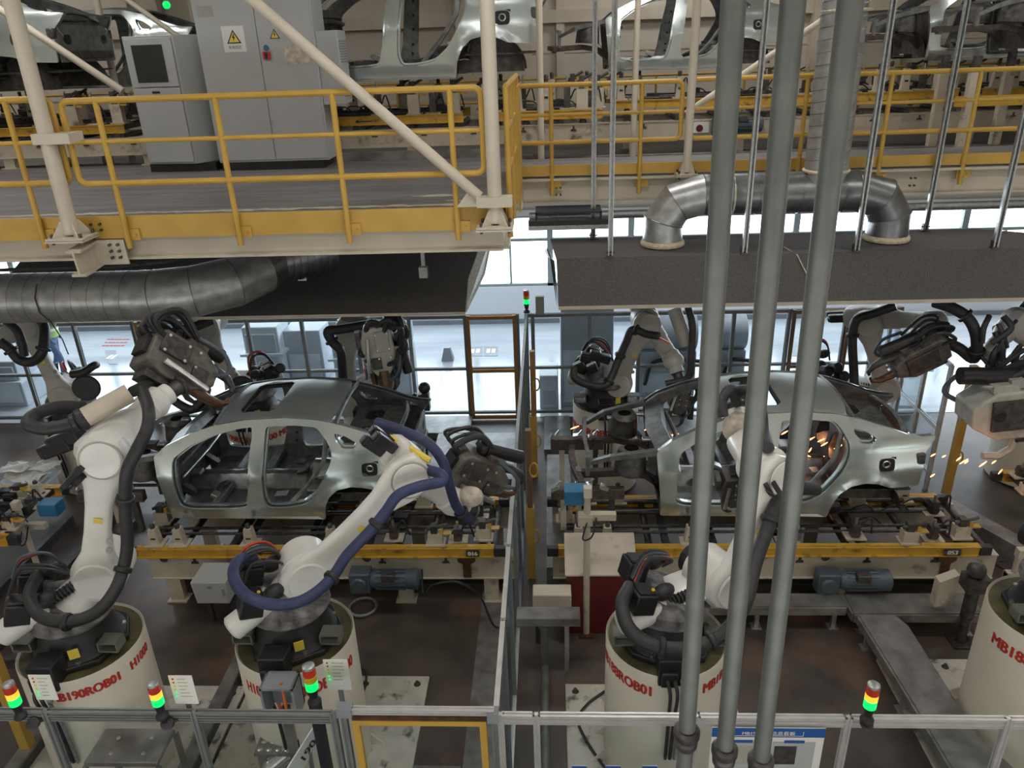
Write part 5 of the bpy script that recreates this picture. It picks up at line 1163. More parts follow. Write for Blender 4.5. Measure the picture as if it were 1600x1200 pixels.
# back fence
bx = [A(px, py, 13.05).x for px, py in ((-150, 500), (-60, 500), (18, 500), (112, 500), (205, 500), (300, 500), (385, 500), (470, 498), (555, 496), (638, 495), (726, 494), (808, 490))]
fence('safety_fence', 'dark framed glass fence across the back of the left cell', bx, 13.05, 2.07, [1.02, .12], 'dalu', .07)
bx = [A(px, py, 13.05).x for px, py in ((822, 490), (832, 490), (921, 488), (1000, 486), (1080, 484), (1148, 483), (1235, 480), (1325, 477), (1410, 474))]
fence('safety_fence', 'dark framed glass fence across the back of the right cell', bx, 13.05, 2.07, [1.02, .12], 'dalu', .07)
def oframe(label, p0, p1, mat, one=False):
    x0, x1 = A(p0, 492, 13.0).x, A(p1, 492, 13.0).x; t = thing('door_frame', label, 'frame', (x0, 12.97, 0), 'coloured frames in the back fence')
    b = MB(); b.bb((x0, 12.95, .02), (x0 + .06, 13.0, 2.07)); b.build('upright', mat, t)
    if not one:
        b = MB(); b.bb((x1 - .06, 12.95, .02), (x1, 13.0, 2.07)); b.build('upright', mat, t)
        for z in (2.03, 1.0, .05): b = MB(); b.bb((x0 + .06, 12.95, z - .03), (x1 - .06, 13.0, z + .03)); b.build('crossbar', mat, t)
oframe('brown and orange door frame in the back fence left of the cell divider', 728, 806, 'orange')
oframe('brown door frame in the back fence right of the conduits', 1238, 1330, 'brownf')
oframe('single orange upright in the back fence at far left', 207, 220, 'orange', True)
# right hand depth fence with diagonal top
t = thing('safety_fence', 'glass fence running forward behind the tail of the right car body', 'fence', (5.75, 10.3, 0), 'safety fences')
for y_ in (10.4, 11.1, 11.8, 12.5, 13.1):
    b = MB(); alu_rail(b, (5.72, y_, 0), (5.72, y_, 2.07), .06); b.build('post', 'alu', t)
for z in (2.06, 1.05, .3):
    b = MB(); alu_rail(b, (5.72, 10.4, z), (5.72, 13.1, z), .055); b.build('rail', 'alu', t)
b = MB(); b.bb((5.717, 10.4, .3), (5.723, 13.1, 2.05)); b.build('panel', 'glass', t, smooth=False)
def ypost(label, p, z0, z1, mat, mat2=None, rings=True):
    t = thing('guard_post', label, 'post', (p.x, p.y, z0), 'tall guard posts'); b = MB(); zm = z1 if mat2 is None else z0 + (z1 - z0) * .5
    b.bb((p.x - .05, p.y - .05, z0), (p.x + .05, p.y + .05, zm)); b.build('column', mat, t)
    if mat2: b = MB(); b.bb((p.x - .035, p.y - .04, zm), (p.x + .035, p.y + .04, z1)); b.build('upper_column', mat2, t)
    if rings:
        for z in (z0 + (z1 - z0) * .3, z0 + (z1 - z0) * .75): b = MB(); b.tube([V((p.x + .06 + .05 * cos(q * pi / 6), p.y - .03, z + .1 * sin(q * pi / 6))) for q in range(13)], .014, 6, False); b.build('handle', mat, t)
ypost('yellow guard post at right between the fence and the pale welding gun', AZ(1478, 770, 0), 0, 2.1, 'yellow')
ypost('yellow and brown guard post beside the cell divider, nearer one', V((-.30, 8.3, 0)), 0, 2.2, 'yellow', 'brownf')
ypost('yellow and brown guard post beside the cell divider, farther one', V((-.30, 10.9, 0)), 0, 2.2, 'yellow', 'orange')
ypost('yellow guard post cut by the lower left frame edge', V((-5.35, 5.4, 0)), 0, 1.9, 'yellow', None, False)

# ================================================================== SIGNAL TOWERS AND STATUS CARDS
def tower(label, px, py, Y, s=1.0, amber=True):
    p = A(px, py, Y); t = thing('signal_tower', label, 'signal light', p, 'signal towers')
    x, y_, z = p; r_ = .042 * s
    b = MB(); b.tube([(x, y_, z), (x, y_, z + .02 * s), (x, y_, z + .05 * s), (x, y_, z + .06 * s), (x, y_, z + .09 * s), (x, y_, z + .13 * s)], [r_ * 1.1, r_ * 1.1, r_ * .45, r_ * .7, r_ * .75, r_], 20)
    if not amber and s > 1.1 and Y < 5: b.bb((x - .04, y_ - .03, 0.03), (x + .04, y_ + .03, z))
    b.build('base', 'black', t)
    for k, (m_, h) in enumerate((('lgrn', .07), ('lamb' if amber else 'lyel', .05), ('lred', .065))):
        z0 = z + (.13 + (0, .07, .12)[k]) * s; b = MB(); b.tube([(x, y_, z0), (x, y_, z0 + .003), (x, y_, z0 + h * s - .003), (x, y_, z0 + h * s)], [r_ * .96, r_ * 1.02, r_ * 1.02, r_ * .96], 22); b.build(('green_lens', 'amber_lens', 'red_lens')[k], m_, t)
    b = MB(); b.tube([(x, y_, z + .315 * s), (x, y_, z + .33 * s), (x, y_, z + .335 * s)], [r_, r_ * .98, r_ * .8], 20); b.build('cap', 'galv', t)
def card(label, p0, Y, wd, ht):
    p = A(p0[0], p0[1], Y); t = thing('status_card', label, 'sign', p, 'status cards'); x, y_, z = p
    b = MB(); b.bb((x, y_, z - ht), (x + wd, y_ + .006, z)); b.build('board', 'paper', t)
    for k in range(6):
        b = MB(); b.use(('lred', 'lred', 'ylab', 'ylab', 'lgrn', 'lgrn')[k]).disc((x + .03, y_ - .002, z - .03 - k * .033), (0, 1, 0), .008, .003, 10, .0005); b.use('greyw').bb((x + .06, y_ - .002, z - .034 - k * .033), (x + wd * random.uniform(.6, .85), y_, z - .028 - k * .033)); b.build('legend_row', None, t, smooth=False)
    b = MB(); b.bb((x + wd * .4, y_ + .006, z - ht - .06 if Y < 4.3 else 0), (x + wd * .6, y_ + .02, z - ht * .8)); b.build('stem', 'dalu', t)
tower('lit signal tower at the far lower left on the fence rail', 33, 1120, 4.0, .98); tower('lit signal tower second from left on the fence rail', 254, 1120, 4.0, .98)
tower('signal tower with only green lit beside the ROB03 pedestal', 492, 1098, 4.3, 1.12, False); tower('lit signal tower at right on the fence rail', 1354, 1126, 4.0, 1.0)
tower('small lit signal tower far back on the cell divider', 823, 488, 13.05, 1.25, False)
b = MB(); b.bb((-.27, 12.98, 2.07), (-.12, 13.05, 2.4)); tag(b.build('control_box', 'greyw'), 'small grey box beside the far back signal tower', 'box')
card('white status card right of the leftmost signal tower', (43, 1055), 4.1, .165, .24); card('white status card right of the second signal tower', (262, 1056), 4.1, .175, .27); card('white status card on the ROB03 pedestal beside its signal tower', (504, 1031), 4.4, .19, .30)
for lab, px in (('leftmost black round bracket under a signal tower', 52), ('black round bracket under the second signal tower', 262), ('black round bracket under the right hand signal tower', 1354)):
    p = A(px, 1130, 4.0); b = MB(); b.disc(p, (.2, -.5, .8), .05, .025, 20); b.cyl(p, p + V((.05, .06, -.01)), .02, n=8); tag(b.build('lamp_bracket', 'black'), lab, 'bracket', 'lamp brackets')
# poster
p0, p1 = A(1113, 1136, 4.02), A(1290, 1140, 4.02); t = thing('poster_board', 'blue and white information poster hanging on the right fence', 'poster', (p0.x, 4.02, 1.2))
x0, x1, zt = p0.x, p1.x, p0.z; W_ = x1 - x0
b = MB(); b.bb((x0, 4.015, zt - .95), (x1, 4.022, zt)); b.build('board', 'paper', t)
b = MB(); b.bb((x0, 4.012, zt - .085), (x1, 4.015, zt)); b.build('banner', 'pblue', t)
b = MB(); vs, fs = text_flat('MB190工位信息看板', .04, (x0 + W_ / 2, 4.010, zt - .06), (1, 0, 0), (0, 0, 1), .002, 1.05); b.add(vs, fs)
for sx in (-.24, .24): b.bb((x0 + W_ / 2 + sx, 4.0095, zt - .07), (x0 + W_ / 2 + sx + .004, 4.011, zt - .03))
b.bb((x0 + W_ / 2 - .24, 4.0095, zt - .072), (x0 + W_ / 2 + .24, 4.011, zt - .068)); b.build('title', 'paper', t, smooth=False)
for k, (u0, u1) in enumerate(((.1, .47), (.55, .93))):
    b = MB(); b.use('cab').bb((x0 + W_ * u0, 4.012, zt - .45), (x0 + W_ * u1, 4.015, zt - .13)); b.use('pblue').bb((x0 + W_ * (u0 + .1), 4.0105, zt - .14), (x0 + W_ * (u1 - .1), 4.0125, zt - .115)); 
    b.use('dsteel').bb((x0 + W_ * (u0 + .02), 4.0105, zt - .35), (x0 + W_ * (u0 + .22), 4.0125, zt - .17)) if k else b.use('greyw').bb((x0 + W_ * (u0 + .1), 4.0105, zt - .35), (x0 + W_ * (u0 + .3), 4.0125, zt - .17))
    b.build('notice', None, t, smooth=False)
for px in (905, 958, 1015):
    p = A(px, 1196, 4.02); b = MB(); b.bb((p.x - .055, 4.015, p.z - .14), (p.x + .055, 4.02, p.z)); t = thing('small_notice', {905: 'small notice with blue header, leftmost on the right fence', 958: 'small notice with blue header, middle one on the right fence', 1015: 'small notice with blue header, nearest the leftmost conduit'}[px], 'sign', p, 'small fence notices'); b.build('sheet', 'paper', t); b = MB(); b.bb((p.x - .055, 4.012, p.z - .02), (p.x + .055, 4.015, p.z)); b.build('header', 'pblue', t)
# ================================================================== FLOOR FURNITURE
def slab(label, poly, z0, z1, mat, name='steel_plate', cat='plate', group=None):
    b = MB(); b.rings([[(p[0], p[1], z0) for p in poly], [(p[0], p[1], z1) for p in poly]]); o = b.build(name, mat, None, smooth=False); return tag(o, label, cat, group)
def rect(x0, y0, x1, y1): return [(x0, y0), (x1, y0), (x1, y1), (x0, y1)]
slab('long pale steel floor strip beside the cell divider', rect(-.93, 4.3, -.56, 8.0), 0, .012, 'plate')
slab('wide steel floor plate across the gate opening', rect(-2.35, 4.2, -.95, 5.35), 0, .01, 'plate')
slab('tread plate behind the left car tail, nearer and wider one', rect(-2.05, 10.6, -.62, 12.2), .0, .12, 'tread', group='tread plates')
slab('tread plate behind the left car tail, farther and left one', rect(-2.65, 12.22, -1.5, 12.9), .0, .12, 'tread', group='tread plates')
slab('tread plate right of the cell divider near the back fence', rect(-.15, 11.6, .32, 12.9), .0, .1, 'tread', group='tread plates')
slab('tread plate left of the 188RO pedestal', rect(-.1, 9.4, .28, 11.5), .0, .06, 'plate')
slab('large tread plate behind the right car body front', rect(1.5, 11.2, 3.4, 12.8), .0, .1, 'tread', group='tread plates')
slab('pale edge strip left of the conveyor on the right', rect(-.1, 7.9, .25, 10.2), .0, .45, 'plate', 'steel_box', 'box')
for lab, x0, y0, x1, y1, z in (('steel bench behind the left car tail', -2.1, 9.7, -.9, 10.2, .5), ('dark shelf behind the left car front', -6.8, 9.9, -5.5, 10.3, .45)):
    t = thing('steel_bench', lab, 'bench', ((x0 + x1) / 2, y0, 0))
    b = MB(); b.bb((x0, y0, z), (x1, y1, z + .06)); b.build('top', 'dsteel', t)
    for x in (x0 + .05, x1 - .05):
        for y_ in (y0 + .05, y1 - .05): b = MB(); b.bb((x - .03, y_ - .03, 0), (x + .03, y_ + .03, z)); b.build('leg', 'dsteel', t)
# raised tread walkways on the right
def walkway(label, poly, z, legs, group='raised tread walkways'):
    t = thing('raised_walkway', label, 'walkway', (poly[0][0], poly[0][1], 0), group)
    b = MB(); b.rings([[(p[0], p[1], z - .012) for p in poly], [(p[0], p[1], z) for p in poly]]); b.build('tread_plate', 'tread', t, smooth=False)
    b = MB(); n = len(poly)
    for i in range(n): b.beam((poly[i][0], poly[i][1], z - .065), (poly[(i + 1) % n][0], poly[(i + 1) % n][1], z - .065), .05, .1)
    b.build('frame', 'plate', t)
    for (x, y_) in legs: b = MB(); b.bb((x - .025, y_ - .025, 0), (x + .025, y_ + .025, z - .1)); b.bb((x - .06, y_ - .06, 0), (x + .06, y_ + .06, .012)); b.build('leg', 'galv', t)
walkway('raised tread plate walkway running forward at right beside the edge pedestal', [(3.6, 4.9), (4.2, 4.9), (3.98, 5.5), (3.96, 7.0), (3.9, 7.15), (3.5, 7.15), (3.56, 6.0)], .34, [(3.66, 5.1), (3.6, 6.1), (3.56, 7.0)])
walkway('raised steel walkway crossing in front of the right conveyor', [(3.45, 7.18), (4.9, 7.18), (4.9, 7.52), (3.45, 7.52)], .35, [(3.6, 7.25), (4.8, 7.25)])
walkway('raised steel step left of the crossing walkway, behind the conduits', [(1.55, 7.3), (3.4, 7.3), (3.4, 7.52), (1.55, 7.52)], .35, [(1.7, 7.35), (2.4, 7.35), (3.3, 7.35)])
t = thing('steel_bench', 'narrow steel bench beam reaching out from the cell divider', 'bench', (-.1, 6.6, 0))
b = MB(); b.bb((-.42, 6.55, .74), (.27, 6.75, .80)); b.bb((-.42, 6.55, .70), (.27, 6.57, .8)); b.build('top', 'plate', t)
b = MB(); b.cyl((-.12, 6.65, 0), (-.12, 6.65, .7), .045, n=14); b.disc((-.12, 6.65, .62), Z, .07, .04); b.build('leg', 'cond', t)
b = MB(); b.bb((.1, 6.6, 0), (.15, 6.66, .7)); b.build('leg', 'galv', t)
b = MB(); b.cyl((-.12, 5.9, .06), (-.12, 5.0, .06), .05, n=14); b.cyl((-.12, 6.6, .06), (-.12, 5.9, .06), .045, n=14); tag(b.build('floor_pipe', 'cond'), 'grey pipe running forward on the floor right of the cell divider', 'pipe')
# cable ducts on the floor
for lab, x, y0, y1 in (('steel cable duct on the floor between the two left pedestals', -3.62, 4.4, 7.2), ('steel cable duct on the floor left of the first pedestal', -5.35, 4.4, 7.4)):
    t = thing('floor_cable_duct', lab, 'cable duct', (x, y0, 0), 'floor cable ducts')
    b = MB(); b.bb((x - .07, y0, .14), (x + .07, y1, .17)); b.build('lid', 'plate', t)
    b = MB(); b.bb((x + .05, y0, 0), (x + .07, y1, .14)); b.bb((x - .07, y0, 0), (x - .05, y1, .14)); build_each(b, 'side', 'dsteel', t)
for k, x in enumerate((-6.75, -6.35, -7.4)):
    b = MB(); b.bb((x - .07, 6.6, .0), (x + .07, 9.6, .14)); tag(b.build('floor_beam', 'dsteel'), ('middle dark floor beam running back at far left', 'dark floor beam nearest the first robot at far left', 'outermost dark floor beam at the left edge')[k], 'beam', 'dark floor beams')
b = MB(); b.beam((5.4, 9.6, .22), (6.9, 6.6, .22), .25, .4); tag(b.build('floor_beam', 'plate'), 'long grey beam slanting toward the lower right corner', 'beam')
# red bin with cream top
t = thing('tip_dresser_cabinet', 'dark red box with a stained cream sloping top before the right conveyor', 'cabinet', (.54, 7.3, 0))
b = MB(); b.bb((.14, 7.22, .0), (.93, 7.7, .86)); b.build('body', 'dred', t, bevel=.006)
b = MB(); b.prism([(7.20, .86), (7.20, .88), (7.66, 1.10), (7.72, 1.10), (7.72, .86)], (.12, 0, 0), (0, 1, 0), (0, 0, 1), (.83, 0, 0)); b.build('sloping_lid', 'dcream', t)
# white box
t = thing('terminal_box', 'small pale grey box before the left conveyor, left of the navy hose', 'box', (-4.15, 7.25, .35))
b = MB(); b.prism([(0, 0), (.4, 0), (.4, .31), (-.03, .31)], (-4.33, 7.25, .42), (1, 0, 0), (0, 0, 1), (0, .4, 0)); b.build('body', 'cab', t, bevel=.01)
b = MB(); b.bb((-4.15, 7.23, .66), (-4.11, 7.25, .69)); b.bb((-3.98, 7.23, .55), (-3.96, 7.25, .65)); build_each(b, 'latch', 'mgrey', t)
b = MB(); b.bb((-4.3, 7.4, 0), (-4.25, 7.45, .38)); b.bb((-4.0, 7.4, 0), (-3.95, 7.45, .38)); build_each(b, 'leg', 'dsteel', t)
# cream stands with blue boxes
def stand(label, px, py_top, py_bot, Yg, blue=(0, 0), side=-1):
    p = AZ(px, py_bot, 0); x, y_ = p.x, p.y; zt = A(px, py_top, y_).z
    t = thing('sensor_stand', label, 'stand', (x, y_, 0), 'cream sensor stands')
    b = MB(); b.cyl((x, y_, 0), (x, y_, zt), .038, n=16); b.build('pole', 'dcream', t)
    b = MB(); b.bb((x - .09, y_ - .09, 0), (x + .09, y_ + .09, .02)); b.build('foot', 'copper', t)
    b = MB(); b.bb((x - .1, y_ - .04, zt - .3), (x + .32, y_ + .04, zt - .22)); b.bb((x - .1, y_ - .06, zt - .36), (x + .06, y_ + .06, zt - .24)); b.build('cross_arm', 'dcream', t)
    b = MB(); b.bb((x + blue[0] - .13, y_ + .05, zt - .16), (x + blue[0] + .13, y_ + .25, zt + .02)); b.build('sensor_box', 'bluebox', t, bevel=.01)
    b = MB(); b.bb((x - .04, y_ - .05, zt), (x + .05, y_ + .04, zt + .12)); b.build('head', 'cream', t)
    b = MB(); b.tube(spline([(x + .1, y_ - .05, zt - .25), (x + .05, y_ - .12, zt - .45), (x - .05, y_ - .1, zt - .5), (x, y_ - .05, zt - .3)], 5), .01, 6); b.build('cable', 'rubber', t)
stand('cream stand with blue sensor box at left behind the first robot', 64, 795, 900, 0, (.35, 0))
stand('cream stand with blue sensor box before the right conveyor, left of the red box', 916, 775, 990, 0, (-.12, 0))
stand('cream stand at lower right before the walkway crossing', 1575, 870, 930, 0, (.4, 0))
# dark actuator unit at right on the walkway
t = thing('clamp_actuator', 'dark actuator unit on a cream bracket before the right end of the conveyor', 'actuator', (4.85, 7.2, .2))
p = A(1520, 925, 7.1); b = MB(); b.cyl(p - V((0, 0, .35)), p + V((0, 0, .05)), .07, n=14); b.bb(p + V((-.12, -.1, .05)), p + V((.12, .1, .22))); b.ball(p + V((-.02, 0, .3)), .1); b.build('cylinder', 'dsteel', t)
b = MB(); b.prism([(0, 0), (.2, .05), (.2, .45), (0, .35)], p + V((-.32, .1, -.3)), (1, 0, 0), (0, 0, 1), (0, .12, 0)); b.build('bracket', 'dcream', t)
b = MB(); b.cyl((p.x, p.y, 0), (p.x, p.y, p.z - .35), .05, n=12); b.bb((p.x - .12, p.y - .12, 0), (p.x + .12, p.y + .12, .02)); b.build('post', 'dsteel', t)
# fixtures around the fronts of the lower cars
def frontfix(label, x0, y0):
    t = thing('body_fixture', label, 'fixture', (x0, y0, .9))
    for (a_, c_) in (((-.12, .0, .42), (.75, .1, .56)), ((-.15, .9, .62), (.55, 1.02, .78)), ((-.15, .2, .30), (.35, .3, .40))):
        b = MB(); b.bb((x0 + a_[0], y0 + a_[1], a_[2] + .9), (x0 + c_[0], y0 + c_[1], c_[2] + .9)); b.build('locating_beam', 'railst', t, bevel=.006)
    for (dx, dy, h) in ((0, .05, .45), (.6, .05, .45), (0, .95, .66), (.45, .95, .66), (.2, .25, .32)):
        b = MB(); b.bb((x0 + dx - .035, y0 + dy - .03, .86), (x0 + dx + .035, y0 + dy + .03, .9 + h)); b.build('upright', 'dcream' if dx < .3 else 'dsteel', t)
    for (dx, dy, z) in ((-.1, .0, .6), (.1, .0, .6), (.3, .02, .62), (.5, 0, .6), (-.1, .92, .82), (.2, .92, .82), (.4, .92, .82)):
        b = MB(); b.box((x0 + dx, y0 + dy, .9 + z), (.1, .08, .05), Matrix.Rotation(random.uniform(-.6, .6), 3, 'Y')); b.cyl((x0 + dx, y0 + dy, .9 + z), (x0 + dx + .07, y0 + dy - .02, 1.0 + z), .014, n=6); b.build('toggle_clamp', 'steel', t)
frontfix('brown fixture beams under the front end of the right car body', .12, 8.1)
frontfix('brown fixture beams under the front end of the left car body', -5.95, 8.1)

# ================================================================== THINGS BEYOND THE BACK FENCE
M['mhaze'] = pm('hazed_machine_grey', (0.46, 0.50, 0.56), 0.5, 0, 0.06, 2)  # machine grey lightened, the aisle haze is put into its colour
def machine(label, px0, px1, Y, z1, mat, kind=0, zb=0):
    mat = 'mhaze' if mat == 'mgrey' else mat
    x0, x1 = A(px0, 560, Y).x, A(px1, 560, Y).x
    t = thing('grey_machine', label, 'machine', ((x0 + x1) / 2, Y, 0), 'machines beyond the glass fence')
    b = MB(); b.bb((x0, Y, zb), (x1, Y + .7, z1)); b.build('housing', mat, t, bevel=.02)
    b = MB(); b.bb((x0 + .06, Y - .015, zb + .1), (x1 - .06, Y, z1 * .55)); b.build('door', 'mhaze' if mat == 'ltblue' else 'ltblue', t, bevel=.01)
    if kind == 0:
        b = MB(); b.bb((x0 + .05, Y - .04, z1 * .6), (x1 - .05, Y, z1 * .9)); b.build('front_panel', 'mhaze', t, bevel=.03)
        b = MB(); b.bb((x0 - .08, Y - .1, z1 * .55), (x1 + .08, Y + .6, z1 * .59)); b.build('shelf', 'ltblue', t)
    if kind == 2:
        b = MB(); b.cyl((x0, Y + .3, z1 + .3), (x1, Y + .3, z1 + .3), .35, n=26); b.build('tank', 'mhaze', t)
        b = MB(); b.tube(spline([(x0 + .1, Y - .05, z1 * .3), (x0 + .25, Y - .08, z1 * .8), (x1 - .3, Y - .08, z1 * .85), (x1 + .1, Y - .05, z1 * .8)], 6), .04, 8); b.build('pipe', 'black', t)
    return t
machine('grey machine with a hood left of the far robot gun', 385, 440, 14.6, 1.35, 'ltblue')
machine('plain grey cabinet beyond the fence right of the hooded machine', 448, 505, 14.9, 1.15, 'mgrey', 1)
machine('grey machine beyond the fence behind the hanging gun at left', 520, 565, 14.4, 1.25, 'ltblue', 0)
machine('grey machine beyond the fence just right of the hanging gun', 600, 640, 14.0, 1.0, 'mgrey', 2)
machine('tall hazed grey cabinet pair beyond the fence left of the cream robot', 876, 958, 13.5, 2.15, 'mgrey', 1)
machine('tank machine beyond the fence between the cream robot and first conduit', 1000, 1088, 13.9, .95, 'mgrey', 2)
machine('tank machine beyond the fence between the second and third conduits', 1118, 1165, 13.9, .95, 'mgrey', 2)
machine('small white machine just beyond the fence right of the divider', 842, 872, 13.4, .7, 'ltblue', 1)
machine('low grey machine beyond the fence at the far left edge', -60, 20, 13.8, 1.0, 'mgrey', 0)
machine('rounded grey machine beyond the fence behind the right car tail', 1395, 1450, 13.6, .8, 'mgrey', 2)
for lab, pts in (('grey marked floor panel beyond the orange door frame, left one', [(731, 556), (731, 542), (754, 541), (754, 556)]), ('grey marked floor panel beyond the orange door frame, right one', [(756, 556), (756, 541), (778, 541), (778, 556)]), ('grey floor panel beyond the fence left of the leftmost orange upright', [(170, 569), (163, 547), (181, 547), (184, 569)]), ('grey marked floor panel beyond the fence between the last two conduits', [(1238, 556), (1240, 540), (1291, 539), (1290, 556)])):
    P_ = [AZ(a_, c_, .012) for a_, c_ in pts]; b = MB(); b.use('mgrey').rings([[p - V((0, 0, .006)) for p in P_], P_])
    c = sum(P_, V()) / 4; e = (P_[3] - P_[0]) if len(P_) else None
    for s_ in (-.18, .18): b.use('paper').box(c + (P_[2] - P_[1]) * s_ + V((0, 0, .003)), ((P_[2] - P_[1]).length * .25, .25, .003))
    tag(b.build('floor_panel', None, None, smooth=False), lab, 'floor panel')
t = thing('warning_wedge', 'small dark tapered stand on the aisle floor left of the orange door frame', 'stand', AZ(700, 562, 0))
p = AZ(700, 562, 0); b = MB(); b.rings([[p + V((-.14, -.1, 0)), p + V((.14, -.1, 0)), p + V((.14, .1, 0)), p + V((-.14, .1, 0))], [p + V((-.07, -.05, .3)), p + V((.07, -.05, .3)), p + V((.07, .05, .3)), p + V((-.07, .05, .3))]]); b.build('body', 'mgrey', t)
b = MB()
for i in range(6):
    for j in range(3):
        p = AZ(162 + i * 6 + j * 4, 540 - j * 5, .012); b.box(p, (.07, .05, .004))
tag(b.build('floor_marking', 'pinkred', None, smooth=False), 'patch of small red dashes on the aisle floor at left', 'marking', kind='stuff')

# person walking in the aisle at left, mostly hidden by a robot column
t = thing('person', 'person in blue work clothes and green yellow vest walking beyond the fence at left', 'person', AZ(99, 592, 0))
q = AZ(99, 592, 0)
def limb(b, pts, rs, n=12): b.tube(spline(pts, 4), [rs[min(int(i / 4), len(rs) - 1)] * (1 - (i % 4) / 4) + rs[min(int(i / 4) + 1, len(rs) - 1)] * ((i % 4) / 4) for i in range(4 * (len(pts) - 1) + 1)], n)
bm_me = bpy.data.meshes.new('body'); jn = [(0, 0, .95), (0, 0, 1.15), (.02, 0, 1.40), (.03, 0, 1.50), (.05, -.01, 1.60), (.06, -.01, 1.70), (0, -.19, 1.42), (.04, -.24, 1.16), (.16, -.22, .95), (0, .19, 1.42), (-.08, .23, 1.16), (.02, .24, .94), (.02, -.1, .90), (.16, -.1, .50), (.10, -.1, .08), (.24, -.1, .04), (-.02, .1, .90), (-.06, .1, .50), (-.26, .1, .10), (-.14, .1, .04),
    (.22, -.22, .90), (.06, .24, .88)]
ed = [(0, 1), (1, 2), (2, 3), (3, 4), (4, 5), (2, 6), (6, 7), (7, 8), (2, 9), (9, 10), (10, 11), (0, 12), (12, 13), (13, 14), (14, 15), (0, 16), (16, 17), (17, 18), (18, 19), (8, 20), (11, 21)]
bm_me.from_pydata([tuple(V(p)) for p in jn], ed, []); bm_me.materials.append(M['navy']); po = bpy.data.objects.new('body', bm_me); col.objects.link(po); po.parent = t
sk = po.modifiers.new('skin', 'SKIN'); rr = [.15, .14, .16, .06, .10, .09, .06, .048, .036, .06, .048, .036, .09, .065, .045, .04, .09, .065, .045, .04, .03, .03]
for i, r_ in enumerate(rr): bm_me.skin_vertices[0].data[i].radius = (r_, r_)
bm_me.skin_vertices[0].data[0].use_root = True
sb = po.modifiers.new('sub', 'SUBSURF'); sb.levels = 2; sb.render_levels = 2
b = MB(); b.tube([(0, 0, 1.02), (.0, 0, 1.2), (.02, 0, 1.38), (.02, 0, 1.47)], [.185, .18, .20, .12], 18); b.v = [v + q for v in b.v]; b.build('vest', 'hivis', t)
b = MB(); b.tube([(0, 0, 1.16), (0, 0, 1.20)], [.187, .19], 18); b.v = [v + q for v in b.v]; b.build('reflective_band', 'paper', t)
b = MB(); b.ball(q + V((.055, -.01, 1.66)), .105, (1, .85, 1.2)); b.ball(q + V((.16, -.01, 1.65)), .02); b.build('head', 'skin', t)
b = MB(); b.ball(q + V((.04, -.01, 1.71)), .12, (1, .9, .8)); b.build('cap', 'navy', t)

# ================================================================== EQUIPMENT BETWEEN THE FRONT FENCE AND THE PEDESTALS
t = thing('grey_table', 'grey steel table with bolts seen through the lower left fence', 'table', (-3.0, 4.75, 0))
P_ = [AZ(a_, c_, 1.0) for a_, c_ in ((130, 1192), (165, 1138), (272, 1138), (245, 1192))]
x0, x1 = P_[0].x + .02, P_[2].x; y0, y1 = P_[0].y, P_[1].y
b = MB(); b.rings([[(p.x, p.y, .95) for p in P_], [(p.x, p.y, 1.0) for p in P_]]); b.build('top', 'plate', t, bevel=.006)
for p in P_:
    b = MB(); b.bb((p.x - .02, p.y - .02, 0), (p.x + .02, p.y + .02, .95)); b.build('leg', 'plate', t)
b = MB()
for (u, v_) in ((.3, .25), (.75, .25), (.28, .7), (.75, .7)): c = P_[0].lerp(P_[3], u).lerp(P_[1].lerp(P_[2], u), v_); b.disc((c.x, c.y, 1.005), Z, .02, .012, 8)
build_each(b, 'bolt', 'steel', t)
t = thing('tread_step', 'small bright tread plate step seen through the fence below the ROB03 pedestal', 'step', (-2.3, 4.9, 0))
c = AZ(432, 1160, .7); b = MB(); b.bb((c.x - .17, c.y - .13, .67), (c.x + .17, c.y + .13, .7)); b.build('top', 'plate', t)
b = MB()
for i in range(4):
    for j in range(3): b.ball((c.x - .125 + i * .083 + .012 * (j % 2), c.y - .085 + j * .085, .702), .028, (1.1, .8, .35), 8)
build_each(b, 'tread_stud', 'steel', t)
b = MB(); b.bb((c.x - .15, c.y - .11, 0), (c.x + .15, c.y + .11, .67)); b.build('support', 'plate', t)
t = thing('drive_motor', 'small bright ribbed motor at the bottom edge under the tread step', 'motor', AZ(440, 1190, .5))
c = AZ(442, 1180, .62); d = V((1, .6, .55)).normalized(); b = MB(); b.cyl(c - d * .12, c + d * .12, .075, n=20); b.ball(c - d * .13, .075, n=14); m_ = b.build('body', 'steel', t)
b = MB(); o2 = d.orthogonal().normalized(); o3 = d.cross(o2)
for q_ in range(14): th = 2 * pi * q_ / 14; nn_ = o2 * cos(th) + o3 * sin(th); b.box(c + nn_ * .08, (.22, .018, .006), Matrix((d, nn_, d.cross(nn_))).transposed())
build_each(b, 'fin', 'steel', m_)
b = MB(); b.box(c + d * .16 + V((0, 0, .05)), (.1, .12, .1), frame(d)); b.build('terminal_box', 'motor', t, bevel=.01)
b = MB(); b.bb((c.x - .05, c.y - .05, 0), (c.x + .05, c.y + .05, c.z - .05)); b.build('stand', 'plate', t)
t = thing('station_sign', 'tilted white sign reading 190 at the bottom edge', 'sign', AZ(480, 1190, .8))
c = A(478, 1172, 4.5); ux = V((.45, .75, .45)).normalized(); uy = V((0, -.25, 1)); uy = (uy - ux * uy.dot(ux)).normalized(); nn = ux.cross(uy)
b = MB(); b.rings([[c + ux * a_ + uy * e_ for a_, e_ in ((-.2, -.14), (.16, -.14), (.16, .1), (-.2, .1))], [c + ux * a_ + uy * e_ + nn * -.012 for a_, e_ in ((-.2, -.14), (.16, -.14), (.16, .1), (-.2, .1))]]); b.build('board', 'paper', t, smooth=False)
vs, fs = text_flat('190', .14, c + nn * .004 + uy * -.08, ux, uy, .008, .9); b = MB(); b.add(vs, fs); b.build('digits', 'black', t, smooth=False)
